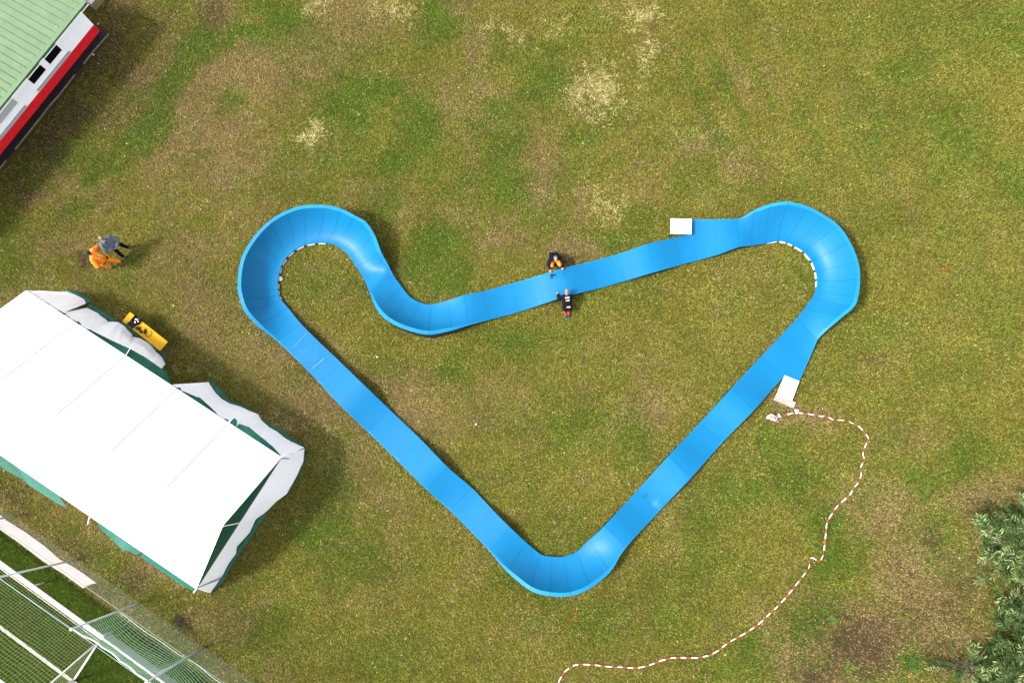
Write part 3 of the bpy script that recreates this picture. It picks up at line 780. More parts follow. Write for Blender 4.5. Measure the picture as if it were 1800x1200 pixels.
# bay seams
for k in range(1, NB):
    i = k*10
    bm = bmesh.new()
    along = (F1-E1).normalized()*.013
    up = Vector((0, 0, .02))
    grid(bm, [[p+along+up for p in rows[i]], [p-along+up for p in rows[i]]])
    mesh_obj('seam', bm, M['seam_grey'], roof)
# frame: legs and eave rails
def tpole(a, b, r=.03, name='pole', m='galv'):
    bm = bmesh.new(); tube(bm, [a-T0, b-T0], r, 8); return mesh_obj(name, bm, M[m], tent, smooth=True)
for k in range(NB+1):
    for Ea, Fa in ((E1, F1), (E2, F2)):
        p = Ea.lerp(Fa, k/NB); c = R1.lerp(R2, k/NB)
        q = p.lerp(Vector((c.x, c.y, p.z)), .02)
        tpole(Vector((q.x, q.y, 0)), q-Vector((0, 0, .06)))
# gable triangles
def gable(Ea, Eb, Rr, inward):
    bm = bmesh.new()
    rows_ = []
    off = inward*.03
    for i in range(25):
        t = i/24
        lo = Ea.lerp(Eb, t)
        hz = EZ + (RZ-EZ)*(1-abs(2*t-1))
        wob = .02*fnoise(t*6, 2)
        rows_.append([Vector((lo.x, lo.y, EZ-.10-.04*abs(math.sin(t*PI*5))+0*wob))+off-T0, Vector((lo.x, lo.y, hz-.03))+off-T0+inward*wob])
    grid(bm, rows_); return mesh_obj('gable', bm, M['green_pvc'], tent, smooth=True)
outd = (E1-F1).normalized()
gable(E1, E2, R1, -outd*1.0); gable(F1, F2, R2, outd*1.0)
# white guy at the gable centre
bm = bmesh.new(); tube(bm, [R1-T0+outd*.02, P(420, 917, EZ+.02)+outd*.05-T0], .018, 6); mesh_obj('tie_rope', bm, M['rope'], tent)

def curtain(name, top, bottom, m, ztop=None, amp=.05, nu=60, nv=14, seed=0, bulge=0.0, parent=None, freq=9):
    """hanging cloth between two polylines of world points"""
    tp = polyline_sample(top, nu); bt = polyline_sample(bottom, nu)
    rows_ = []
    for i in range(nu):
        a, b = tp[i], bt[i]
        tan = (bt[min(i+1, nu-1)]-bt[max(i-1, 0)]); tan.z = 0
        nrm = Vector((-tan.y, tan.x, 0)).normalized()
        row = []
        for j in range(nv):
            v = j/(nv-1)
            p = a.lerp(b, v)
            w = math.sin(PI*min(v*1.0, 1.0))*.75 + .25*v
            f = fnoise(i/nu*freq, v*1.5, seed)*.45 + (.5-abs(fnoise(i/nu*freq*2.2+v*.8, v*2.6, seed+3)))*.7-.3 + fnoise(i/nu*freq*4.1-v, v*1.3, seed+6)*.18
            p = p + nrm*(f*amp*w) + Vector((0, 0, -bulge*math.sin(PI*v)))
            p.z += f*amp*.4*w
            if p.z < .012: p.z = .012
            row.append(p-T0)
        rows_.append(row)
    bm = bmesh.new(); grid(bm, rows_)
    return mesh_obj(name, bm, M[m], parent or tent, smooth=True)

def pxs(lst, z): return [P(x, y, z) for x, y in lst]
def eave(k, z=EZ-.08, side=0):
    p = (E1.lerp(F1, k/NB) if side == 0 else E2.lerp(F2, k/NB)).copy(); p.z = z; return p
# long side towards the lawn: wall panels (bay numbers counted from the near end)
w1 = curtain('wall_panel', [eave(5), eave(4.30)], pxs([(119, 512), (134, 518), (148, 525), (152, 533)], .03), 'wall_pvc', amp=.05, nu=30, seed=1)
w2 = curtain('wall_panel', [eave(4.32), eave(3.0)], pxs([(154, 541), (172, 550), (187, 561), (190, 565), (208, 565), (220, 574), (233, 588)], .03), 'wall_pvc', amp=.07, nu=46, seed=2)
w3 = curtain('wall_panel', [eave(3.25), eave(2.35)], pxs([(226, 591), (248, 594), (262, 603), (275, 618), (285, 628), (291, 640), (284, 645)], .05), 'wall_pvc', amp=.09, nu=46, seed=3, freq=12)
w4 = curtain('wall_panel', [eave(2.14, 2.12), eave(1.0), eave(0)], pxs([(368, 671), (378, 688), (390, 700), (404, 708), (424, 714), (440, 722), (453, 726), (460, 738), (474, 750), (488, 758), (500, 768), (518, 778), (536, 786)], .03), 'wall_pvc', amp=.08, nu=80, seed=4, freq=16)
def hem(poly_in, poly_out, parent, seed, m='green_pvc', z1=.02, z0=.06, nu=40):
    a = polyline_sample(pxs(poly_in, z0), nu); b = polyline_sample(pxs(poly_out, z1), nu)
    rows_ = []
    for i in range(nu):
        rows_.append([(a[i].lerp(b[i], v) + Vector((0, 0, .05*math.sin(PI*v) + .05*max(0, fnoise(i*.35, v*2, seed)))))-T0 for v in np.linspace(0, 1, 6)])
    bm = bmesh.new(); grid(bm, rows_); return mesh_obj('ground_flap', bm, M[m], parent, smooth=True)
hem([(117, 513), (134, 519), (149, 526), (154, 534)], [(119, 508), (142, 514), (156, 523), (163, 531)], w1, 1)
hem([(152, 540), (172, 551), (187, 562), (190, 567), (212, 566)], [(160, 534), (180, 545), (198, 557), (204, 563), (218, 569)], w2, 2)
hem([(212, 566), (222, 576), (236, 590), (262, 603), (276, 620)], [(216, 565), (232, 580), (243, 588), (274, 610), (281, 620)], w3, 5)
hem([(284, 624), (291, 640)], [(290, 617), (294, 630)], w3, 9, nu=12)
hem([(366, 671), (378, 690), (392, 704), (408, 712), (428, 717), (452, 728)], [(372, 669), (388, 683), (404, 703), (424, 710), (446, 721), (456, 726)], w4, 3)
hem([(459, 737), (474, 752), (488, 760)], [(460, 733), (476, 746), (494, 752)], w4, 4, nu=20)
hem([(488, 759), (502, 771), (520, 781), (537, 787)], [(495, 753), (508, 766), (524, 776), (538, 785)], w4, 6, nu=26)
# valance along that eave: flutters outwards
def valance(k0, k1, px_out, z_out, m, seed, amp=.04, side=0, nu=36):
    return curtain('valance', polyline_sample([eave(k0, EZ-.005, side), eave(k1, EZ-.005, side)], 12), pxs(px_out, z_out), m, amp=amp, nu=nu, nv=6, seed=seed, freq=11)
valance(5, 4, [(60, 516), (90, 535), (112, 549), (134, 564)], 2.05, 'green_pvc', 11, .02)
valance(4, 3, [(137, 564), (147, 573), (170, 585), (196, 598), (216, 607), (229, 613)], 2.06, 'green_pvc', 12, .03)
valance(3, 2.1, [(229, 613), (256, 628), (279, 644), (296, 656), (299, 664)], 1.95, 'green_pvc', 13, .02)
valance(2.06, 1.92, [(296, 672), (306, 680), (318, 681)], 2.08, 'teal_pvc', 14, .02, nu=10)
valance(1.92, 1.02, [(322, 687), (345, 697), (351, 698), (360, 706), (372, 717), (387, 731), (402, 738)], 2.10, 'green_pvc', 15, .02)
valance(.98, .86, [(407, 738), (413, 734), (417, 740)], 2.08, 'teal_pvc', 16, .02, nu=10)
valance(.86, 0, [(420, 744), (438, 750), (452, 762), (466, 773), (480, 785), (495, 801)], 2.10, 'teal_pvc', 17, .03)
# near end wall with its green flap
we = curtain('wall_panel', [E1-Vector((0, 0, .06)), E2-Vector((0, 0, .06))], pxs([(536, 788), (535, 810), (522, 838), (505, 867), (487, 880), (465, 902), (450, 912), (440, 935), (417, 960), (416, 972), (402, 991), (392, 1011), (370, 1042)], .03), 'wall_pvc', amp=.06, nu=80, seed=7, freq=14)
hem([(468, 898), (449, 911), (439, 936), (415, 962), (414, 974), (401, 991), (390, 1012), (370, 1041)], [(470, 902), (454, 924), (444, 942), (424, 968), (417, 980), (404, 1000), (393, 1022), (373, 1041)], we, 8)
hem([(536, 787), (533, 810), (522, 836), (506, 865)], [(538, 787), (537, 808), (524, 838), (507, 868)], we, 10, nu=20)
# far end wall and the wall on the pitch side (mostly hidden)
curtain('wall_panel', [F1-Vector((0, 0, .06)), F2-Vector((0, 0, .06))], [Vector((F1.x, F1.y, .03))-outd*.25, Vector((F2.x, F2.y, .03))-outd*.25], 'wall_pvc', amp=.06, seed=21)
curtain('wall_panel', [eave(0, EZ-.08, 1), eave(5, EZ-.08, 1)], [P(370, 1042, .03), Vector((F2.x, F2.y, .03))], 'wall_pvc', amp=.06, seed=22, nu=80)
# lower eave: valance blown out, sunlit teal painted into its colour
valance(0, .98, [(337, 1037.5), (316, 1026), (293, 1009), (270, 994), (246, 978)], 2.12, 'teal_pvc', 23, .02, 1)
valance(1.02, 1.9, [(240, 975), (228, 969), (215, 966), (204, 955), (190, 941), (178, 931)], 2.12, 'teal_pvc', 24, .02, 1)
valance(2.6, 3.5, [(118, 893), (100, 884), (83, 873), (66, 862), (50, 852), (40, 842)], 2.1, 'teal_pvc', 25, .02, 1)
valance(3.5, 4.6, [(40, 842), (24, 834), (4, 822), (-30, 802), (-60, 782)], 2.05, 'green_pvc', 26, .02, 1)
# small guy ropes and pegs
for k, side, tgt in ((2, 1, (154, 921, 1.9)), (3, 0, (229, 612, 2.1)), (1, 0, (407, 737, 2.2)), (0, 0, (501, 797, 2.1)), (0, 1, (340, 1041, 2.1))):
    p = eave(k, EZ, side)
    bm = bmesh.new(); tube(bm, [p-T0, P(*tgt)-T0], .014, 5); mesh_obj('guy_rope', bm, M['rope'], tent)
for x, y in ((370, 1045), (539, 784), (119, 508), (459, 724)):
    p = P(x, y)
    bm = bmesh.new(); tube(bm, [p-T0, p-T0+Vector((.03, .02, .16))], .012, 6); mesh_obj('peg', bm, M['galv'], tent)
# table flap: tent green skirt piece over the table side
# ------------------------------------------------------------------ yellow trestle table and what lies on it
tz = .76
tc = [P(228.4, 548.3, tz), P(295.3, 600.6, tz), P(280.7, 616.6, tz), P(215, 564, tz)]
tcen = sum(tc, Vector())/4
tdir = ((tc[1]-tc[0])+(tc[2]-tc[3])).normalized(); tang = math.atan2(tdir.y, tdir.x)
tl = ((tc[1]-tc[0]).length+(tc[2]-tc[3]).length)/2; tw_ = ((tc[3]-tc[0]).length+(tc[2]-tc[1]).length)/2
tab = empty('trestle_table', (tcen.x, tcen.y, 0), tang)
tag(tab, 'long yellow folding table beside the white tent wall', 'table')
bm = bmesh.new(); box(bm, (0, 0, tz-.0125), (tl, tw_, .025), bevel=.004); mesh_obj('tabletop', bm, M['yellow'], tab)
for sx in (-1, 1):
    for sy in (-1, 1):
        bm = bmesh.new(); box(bm, (sx*(tl/2-.28), sy*(tw_/2-.06), (tz-.03)/2), (.035, .02, tz-.03), bevel=.003); mesh_obj('leg', bm, M['green_leg'], tab)
    bm = bmesh.new(); box(bm, (sx*(tl/2-.28), 0, .2), (.03, tw_-.12, .02)); mesh_obj('stretcher', bm, M['green_leg'], tab)
def on_table(px, py, z=tz):
    p = P(px, py, z); return p
# open tool case with pale fittings
p = on_table(239, 562, tz+.1)
tcase = empty('tool_case', (p.x, p.y, tz), tang)
tag(tcase, 'open black tool case with pale fittings on the yellow table', 'tool case')
bm = bmesh.new()
box(bm, (0, 0, .012), (.33, .30, .02), bevel=.004)
for c, s in (((0, .145, .06), (.33, .012, .10)), ((0, -.145, .06), (.33, .012, .10)), ((.16, 0, .06), (.012, .278, .10)), ((-.16, 0, .06), (.012, .278, .10))): box(bm, c, s, bevel=.002)
mesh_obj('case_body', bm, M['tool_black'], tcase)
bm = bmesh.new(); box(bm, (-.05, -.27, .045), (.32, .20, .02), Matrix.Rotation(-.25, 3, 'X'), bevel=.004); mesh_obj('lid', bm, M['tool_black'], tcase)
for i, (x, y, s) in enumerate([(.07, .10, .035), (.02, .03, .04), (-.04, .0, .03), (-.02, -.08, .032), (.03, -.10, .04), (.11, .0, .03)]):
    bm = bmesh.new(); box(bm, (x, y, .08), (s*1.4, s, .03), Matrix.Rotation(i*.8, 3, 'Z'), bevel=.004); mesh_obj('fitting', bm, M['tool_white' if i % 3 else 'tool_blue'], tcase)
# battery
p = on_table(243.5, 577.5, tz)
bat = empty('battery_charger', (p.x, p.y, tz), tang+.35)
tag(bat, 'dark square battery charger between the tool case and the cordless drill', 'charger')
bm = bmesh.new(); box(bm, (0, 0, .05), (.15, .14, .10), bevel=.015); mesh_obj('housing', bm, M['tool_grey'], bat)
bm = bmesh.new(); box(bm, (0, 0, .107), (.09, .06, .02), bevel=.005); mesh_obj('battery_slot', bm, M['tool_black'], bat)
# cordless drill lying on its side with a looped cable
p = on_table(256, 583, tz)
dr = empty('cordless_drill', (p.x, p.y, tz), tang-.9)
tag(dr, 'black drill with a looped cable lying in the middle of the yellow table', 'drill')
bm = bmesh.new(); tube(bm, [(-.10, 0, .05), (-.06, 0, .05), (.05, 0, .05), (.09, 0, .05)], [.02, .036, .04, .03], 10); mesh_obj('motor_housing', bm, M['tool_black'], dr, smooth=True)
bm = bmesh.new(); box(bm, (.02, -.09, .045), (.045, .15, .04), Matrix.Rotation(.2, 3, 'Z'), bevel=.01); mesh_obj('grip', bm, M['tool_grey'], dr)
bm = bmesh.new(); box(bm, (.0, -.18, .045), (.11, .07, .06), bevel=.01); mesh_obj('battery', bm, M['tool_black'], dr)
bm = bmesh.new(); tube(bm, [(-.10, 0, .05), (-.13, 0, .05), (-.17, 0, .05)], [.018, .016, .005], 8); mesh_obj('chuck', bm, M['tool_grey'], dr, smooth=True)
bm = bmesh.new()
tube(bm, [Vector((.08, 0, .03))+Vector((.16*math.sin(t)*.8, .13-.13*math.cos(t), .0)) for t in np.linspace(0, 4.6, 22)], .008, 6); mesh_obj('cable', bm, M['tool_black'], dr, smooth=True)

# ------------------------------------------------------------------ club house
BZ = 2.5
hall = empty('clubhouse', W0)
tag(hall, 'low building with pale green ribbed roof, white wall and red plinth', 'building')
upn = -WN
rotw = Matrix((WE, WN, Vector((0, 0, 1)))).transposed()       # local x along wall, y outwards
def hb(bm, s0, s1, y0, y1, z0, z1, bevel=0): # box in wall coordinates relative to W0
    c = WE*((s0+s1)/2) + WN*((y0+y1)/2) + Vector((0, 0, (z0+z1)/2))
    box(bm, c, (abs(s1-s0), abs(y1-y0), z1-z0), rotw, bevel)
def wall_sz(px, py):
    h = plane_hit(px, py, W0, WN); return (h-W0).dot(WE), h.z
LEN = 25.0; DEP = 8.0
zr = wall_sz(164, 44.5)[1]
# openings: (s0,s1,z0)
wA0 = wall_sz(110, 87.3); wA1 = wall_sz(88, 114.7)
wB0 = wall_sz(82, 122); wB1 = wall_sz(60, 150)
shA0 = wall_sz(40, 184.5); shA1 = wall_sz(0, 233)
zw = (wA0[1]+wA1[1])/2 - .03; ztopw = zw+1.0
print('overs', 0) if False else print('zw', zw, zr, wA0, wA1, wB0, wB1)
ops = [(wA0[0], wA1[0]), (wB0[0], wB1[0]), (shA0[0], shA0[0]+2.3)]
# wall pieces round the openings
def wallpiece(s0, s1, z0, z1, n='wall', m='wall_white'):
    bm = bmesh.new(); hb(bm, s0, s1, -.24, 0, z0, z1); return mesh_obj(n, bm, M[m], hall)
bm = bmesh.new()
zs = zr
hb(bm, 0, LEN, -.24, 0, zs, zw)
edges = [0.0]
for a, b in ops: edges += [a, b]
edges.append(LEN)
for i in range(0, len(edges), 2): hb(bm, edges[i], edges[i+1], -.24, 0, zw, ztopw)
hb(bm, 0, LEN, -.24, 0, ztopw, 2.2)
wall = mesh_obj('front_wall', bm, M['wall_white'], hall)
bm = bmesh.new(); hb(bm, 0, .24, -DEP, -.245, 0.0, 2.2); hb(bm, LEN-.24, LEN, -DEP, -.245, 0, 2.2); hb(bm, .245, LEN-.245, -DEP, -DEP+.24, 0, 1.6); mesh_obj('side_wall', bm, M['wall_white'], hall)
bm = bmesh.new(); hb(bm, -.004, LEN, -.24, .012, 0.0, zr); mesh_obj('plinth', bm, M['red_paint'], hall)
# windows
for i, (a, b) in enumerate(ops[:2]):
    bm = bmesh.new()
    t = .03
    hb(bm, a, b, -.10, -.004, zw, zw+t); hb(bm, a, b, -.10, -.004, ztopw-t, ztopw); hb(bm, a, a+t, -.10, -.004, zw+t, ztopw-t); hb(bm, b-t, b, -.10, -.004, zw+t, ztopw-t)
    fr = mesh_obj('window', bm, M['white_paint'], hall)
    bm = bmesh.new(); hb(bm, a+t, b-t, -.04, -.012, zw+t, ztopw-t); mesh_obj('pane', bm, M['glass_dark'], fr)
sw = mesh_obj('roller_shutter', (lambda bm: (hb(bm, ops[2][0]+.04, ops[2][1]-.04, -.08, -.03, zw+.06, ztopw-.02), bm)[1])(bmesh.new()), M['shutter_grey'], hall)
bm = bmesh.new(); a, b = ops[2]
hb(bm, a, b, -.085, -.015, zw, zw+.06); hb(bm, a, a+.04, -.085, -.015, zw+.06, ztopw); hb(bm, b-.04, b, -.085, -.015, zw+.06, ztopw)
mesh_obj('shutter_frame', bm, M['white_paint'], sw)
for s0, s1 in ((wall_sz(120, 89.5)[0], wall_sz(66, 159)[0]), (wall_sz(44, 186)[0], wall_sz(44, 186)[0]+2.4)):
    bm = bmesh.new(); zz = wall_sz(120, 91)[1]
    hb(bm, s0, s1, .001, .10, zz-.05, zz+.02, .006); mesh_obj('sill', bm, M['sill_grey'], hall)
# roof: mono-pitch falling away from the lawn side, ribbed sheeting
c0 = plane_hit(152.5, 5.5, Vector((0, 0, BZ)), Vector((0, 0, 1)))
overs = (c0-W0).dot(WN); s_start = (c0-W0).dot(WE)
PITCHR = -.14
def rf(s, y, dz=0.0):   # y outwards distance from eave line (negative = inwards)
    return WE*s + WN*(overs+y) + Vector((0, 0, BZ + PITCHR*(-y) + dz))
bm = bmesh.new()
s1r = LEN+.4
bm_rows = []
S = list(np.arange(s_start, s1r, .31))
prof = []
for s in S: prof += [(s, 0), (s+.205, 0), (s+.235, .055), (s+.28, .055)]
top = [[rf(s, y, h) for s, h in prof] for y in (-.22, -2.0, -4.0, -6.0, -DEP-overs-.3)]
grid(bm, top)
bot = [[rf(s, y, -.06) for s in (s_start, s1r-.05)] for y in (-.22, -DEP-overs-.3)]
grid(bm, bot)
bmesh.ops.recalc_face_normals(bm, faces=bm.faces[:])
roofh = mesh_obj('roof', bm, M['roof_green'], hall)
for v in roofh.data.vertices: pass
bm = bmesh.new()
grid(bm, [[rf(s_start-.01, 0, -.04), rf(s1r, 0, -.04)], [rf(s_start-.01, 0, .05), rf(s1r, 0, .05)], [rf(s_start-.01, -.24, .048), rf(s1r, -.24, .048)], [rf(s_start-.01, -.26, .03), rf(s1r, -.26, .03)]])
mesh_obj('eave_flashing', bm, M['flash_green'], roofh)
bm = bmesh.new()
for k, s in enumerate(S):
    for y in (-.34, -1.75, -3.4, -5.0):
        c = rf(s+.257, y, .06)
        r = bmesh.ops.create_icosphere(bm, subdivisions=1, radius=.018)
        for v in r['verts']: v.co += c
mesh_obj('roof_screws', bm, M['screw'], roofh)
bm = bmesh.new()
grid(bm, [[rf(s_start-.02, .002, -.10), rf(s1r, .002, -.10)], [rf(s_start-.02, .03, -.10), rf(s1r, .03, -.10)], [rf(s_start-.02, .03, -.05), rf(s1r, .03, -.05)]])
mesh_obj('gutter', bm, M['gutter'], hall)
bm = bmesh.new()
for y0, y1 in ((-DEP-overs, -.02),):
    a, b = rf(s_start-.02, y0, 0), rf(s_start-.02, y1, 0)
    vs = [bm.verts.new(v) for v in (a+Vector((0, 0, -.2)), b+Vector((0, 0, -.2)), b+Vector((0, 0, .05)), a+Vector((0, 0, .05)))]
    bm.faces.new(vs)
mesh_obj('verge_board', bm, M['white_paint'], hall)
# dark bitumen strip and kerb edging along the wall
def strip(name, poly, z, m, label, cat):
    bm = bmesh.new(); prism(bm, poly, 0, z)
    o = mesh_obj(name, bm, m); tag(o, label, cat, kind='structure'); return o
ko = []
for i in range(41):
    s = -.12 + i*.6
    w = .37 + .05*fnoise(s*1.3, 3) + (.04 if i == 0 else 0)
    ko.append(W0 + WE*s + WN*w)
strip('path', [W0 - WE*.12 + WN*.013] + ko + [W0 + WE*24 + WN*.013], .03, M['bitumen'], 'black bitumen strip along the foot of the building', 'path')
bm = bmesh.new()
for i in range(len(ko)-1):
    if random.random() < .06: continue
    a, b = ko[i], ko[i+1]
    d = (b-a).normalized(); rot = Matrix((d, Vector((-d.y, d.x, 0)), Vector((0, 0, 1)))).transposed()
    box(bm, (a+b)/2 + WN*.03 + Vector((0, 0, .03)), ((b-a).length*.98, .025+.012*random.random(), .06), rot, bevel=.004)
o = mesh_obj('kerb', bm, M['kerb']); tag(o, 'thin pale edging along the black strip by the building', 'kerb', kind='structure')
# crate by the building corner
p = P(162, -2, .3)
cr = empty('wooden_crate', (p.x, p.y, 0), math.atan2(-WE.y, -WE.x))
tag(cr, 'open wooden crate with pale lining by the corner of the building', 'crate')
bm = bmesh.new()
for c, s in (((0, .26, .22), (.62, .04, .4)), ((0, -.26, .22), (.62, .04, .4)), ((.29, 0, .22), (.04, .47, .4)), ((-.29, 0, .22), (.04, .47, .4))): box(bm, c, s, bevel=.006)
mesh_obj('crate_side', bm, M['wood_crate'], cr)
bm = bmesh.new(); box(bm, (0, 0, .25), (.5, .42, .05), bevel=.01); box(bm, (0, .18, .35), (.5, .05, .15)); mesh_obj('lining', bm, M['crate_liner'], cr)

# ------------------------------------------------------------------ pitch side: path, barrier, ball-stop fence, goal
bm = bmesh.new(); prism(bm, path_poly, 0, .045)
o = mesh_obj('path', bm, M['pale_sheet']); tag(o, 'pale strip of bare path beside the fence', 'path', kind='structure')

# barrier: rail with posts, board from the fence post onwards
rz = .78
r0, r1, r2 = P(-160, 873, rz), P(185, 1116, rz), P(330, 1229, rz)
rd = (r2-r0).normalized()
rl = r0 + rd*((r1-r0).dot(rd))
bar = empty('pitch_barrier', (rl.x, rl.y, 0))
tag(bar, 'white pitch-side barrier rail with a pale board on its lower part', 'barrier')
BO = bar.location.copy()
def orient(d): 
    d = d.normalized(); return Matrix((d, Vector((-d.y, d.x, 0)), Vector((0, 0, 1)))).transposed()
bm = bmesh.new(); a, b = r0, rl
box(bm, (a+b)/2-BO, ((b-a).length, .17, .06), orient(rd), bevel=.012); mesh_obj('rail', bm, M['rail_white'], bar)
bm = bmesh.new(); box(bm, (rl+r2)/2-BO, ((r2-rl).length-.01, .09, .06), orient(rd), bevel=.012); mesh_obj('rail', bm, M['rail_white'], bar)
k = -1.05
L_ = (r2-r0).length
s = (rl-r0).length-.12
ss = []
while s > 0: ss.append(s); s -= 3.35
s = (rl-r0).length+2.4
while s < L_: ss.append(s); s += 2.4
for s in ss:
    p = r0+rd*s
    bm = bmesh.new(); tube(bm, [Vector((p.x, p.y, 0))-BO, p-BO-Vector((0, 0, .03))], .035, 8); mesh_obj('post', bm, M['grey_steel'], bar, smooth=True)
nrm = Vector((-rd.y, rd.x, 0))
if nrm.y < 0: nrm = -nrm
bm = bmesh.new(); c = (rl+r2)/2 + nrm*.06; box(bm, Vector((c.x, c.y, .62))-BO, ((r2-rl).length, .02, .52), orient(rd), bevel=.004); mesh_obj('board', bm, M['board_grey'], bar)

# ball-stop fence
FZ = 4.2; MZ = 1.35
fb = [P(27, 908), P(124, 978), P(238, 1057), P(359, 1137)]
fdir = (fb[3]-fb[0]).normalized()
ftop = [None, None, P(115, 1100, FZ), P(255, 1196, FZ)]
fence = empty('ball_stop_fence', (fb[2].x, fb[2].y, 0))
tag(fence, 'tall ball-stop fence of steel posts, chain link and pale green netting', 'fence')
FO = fence.location.copy()
step = (fb[3]-fb[0]).length/3
posts = [fb[0] + fdir*step*k for k in range(-1, 6)]
for p in posts:
    bm = bmesh.new(); tube(bm, [p-FO, p-FO+Vector((0, 0, FZ+.02))], .036, 10); o = mesh_obj('post', bm, M['grey_steel'], fence, smooth=True)
    bm = bmesh.new(); tube(bm, [p-FO+Vector((0, 0, FZ+.02)), p-FO+Vector((0, 0, FZ+.05))], .052, 10); mesh_obj('post_cap', bm, M['rail_white'], o)
a0, a1 = posts[0], posts[-1]
FL = (a1-a0).length
fn = Vector((-fdir.y, fdir.x, 0))
def ribbon(bm, pts, w):
    """thin flat cord: four-sided tube"""
    tube(bm, pts, w, 4, cap=False)
# chain link up to MZ: crossing diagonal wires
bm = bmesh.new()
sp = .085; x = -MZ
while x < FL:
    for sg in (1, -1):
        s0 = x if sg > 0 else x+MZ; s1_ = x+MZ if sg > 0 else x
        z0_, z1_ = 0.0, MZ
        lo, hi = (s0, s1_)
        t0, t1 = 0.0, 1.0
        for (q, sign) in ((0, 1), (FL, -1)):
            pass
        f = lambda t: lo+(hi-lo)*t
        ts = [0, 1]
        if hi != lo:
            tt = sorted([(0-lo)/(hi-lo), (FL-lo)/(hi-lo)])
            ts = [max(0, tt[0]), min(1, tt[1])]
        if ts[1] > ts[0]:
            pa, pb = [a0 + fdir*f(t) + Vector((0, 0, .03+MZ*t)) + fn*(.003*sg) - FO for t in ts]
            tube(bm, [pa, pb], .0017, 3, cap=False)
    x += sp
mesh_obj('chain_link', bm, M['wire'], fence)
bm = bmesh.new(); tube(bm, [a0-FO+Vector((0, 0, MZ+.03)), a1-FO+Vector((0, 0, MZ+.03))], .012, 6); mesh_obj('line_wire', bm, M['wire'], fence)
# top rope
def netpt(s, v, lo_z, seed):
    """s metres along from a0, v 0 top..1 bottom; sagging, folded net blown towards the pitch"""
    bay = (s/step) % 1.0
    sag_top = .22*math.sin(PI*bay)
    scal = .07*abs(math.sin(s*4.2))
    zt = FZ - sag_top*.6 - scal
    zb = lo_z + .16*fnoise(s*.9, 2, seed) + .10*math.sin(PI*bay)
    z = zt + (zb-zt)*v
    off = .28*math.sin(PI*v)*math.sin(PI*bay)**.5 + .05*fnoise(s*1.1, v*2.2, seed)
    return a0 + fdir*s + Vector((0, 0, z)) - fn*(off if fn.y > 0 else -off) - FO
iz = 3
s_start_net = step*3; s_end_net = step*6
bm = bmesh.new()
nv = 22
for j in range(nv+1):
    v = j/nv
    tube(bm, [netpt(s, v, MZ+.12, 4) for s in np.linspace(s_start_net, s_end_net, 70)], .0068 if 0 < j < nv else .011, 4, cap=False)
s = s_start_net
while s < s_end_net:
    tube(bm, [netpt(s, v, MZ+.12, 4) for v in np.linspace(0, 1, 16)], .0045, 3, cap=False)
    s += .20
mesh_obj('netting', bm, M['net_green'], fence)
bm = bmesh.new(); tube(bm, [netpt(s, 1, MZ+.12, 4) for s in np.linspace(s_start_net, s_end_net, 110)], .015, 5); mesh_obj('bottom_rope', bm, M['net_rope'], fence)
bm = bmesh.new(); tube(bm, [netpt(s, 0, MZ+.12, 4)+Vector((0, 0, .01)) for s in np.linspace(s_start_net, s_end_net, 160)], .016, 5); mesh_obj('top_rope', bm, M['rope'], fence)
bm = bmesh.new(); tube(bm, [a0-FO+Vector((0, 0, FZ)), posts[3]-FO+Vector((0, 0, FZ))], .011, 5)
tube(bm, [posts[3]-FO+Vector((0, 0, FZ)), a1-FO+Vector((0, 0, FZ))], .009, 5); mesh_obj('line_wire', bm, M['net_rope'], fence)

# goal
gz = 2.44
G1 = P(129, 1196); gl0 = P(0, 1100); gd = (gl0-G1).normalized()
GB = P(175, 1126)
goal = empty('football_goal', G1)
tag(goal, 'white football goal with netting on the mown pitch, seen from above', 'goal')
GO = goal.location.copy()
gw = 7.32
G2 = G1+gd*gw; GB2 = GB+gd*gw
zz = Vector((0, 0, gz))
def gbar(pts, r, name, m='alu'):
    bm = bmesh.new(); tube(bm, [p-GO for p in pts], r, 8); mesh_obj(name, bm, M[m], goal, smooth=True)
gbar([G1+zz, G2+zz], .055, 'crossbar', 'white_paint')
gbar([G1, G1+zz], .055, 'goal_post', 'white_paint'); gbar([G2, G2+zz], .055, 'goal_post', 'white_paint')
gbar([G1, GB], .045, 'side_bar'); gbar([G2, GB2], .045, 'side_bar')
gbar([GB, GB2], .03, 'rear_bar', 'cream_alu')
for A_, B_ in ((G1, GB), (G2, GB2)):
    pts = [B_.lerp(A_+zz, t)+Vector((0, 0, .12*math.sin(PI*t))) for t in np.linspace(0, 1, 9)]
    gbar(pts, .03, 'stay')
bm = bmesh.new()
def gnet(u, v):
    a = G1.lerp(G2, u)+zz; b = GB.lerp(GB2, u)+Vector((0, 0, .03))
    p = a.lerp(b, v); p.z -= .30*math.sin(PI*v)+.06*fnoise(u*9, v*3, 2)
    return p-GO
nu_, nv_ = 62, 26
for i in range(nu_+1): tube(bm, [gnet(i/nu_, v) for v in np.linspace(0, 1, 12)], .0042, 3, cap=False)
for j in range(1, nv_): tube(bm, [gnet(u, j/nv_) for u in np.linspace(0, 1, 40)], .0042, 3, cap=False)
for i in range(1, 14):          # side netting
    t = i/14
    tube(bm, [G1.lerp(GB, t)-GO, (G1+zz).lerp(GB, t)-GO], .0042, 3, cap=False)
    tube(bm, [G1+zz*t-GO, (G1.lerp(GB, 1-t)+zz*t if False else (GB.lerp(G1+zz, t)))-GO], .0042, 3, cap=False)
mesh_obj('net', bm, M['goal_net'], goal)
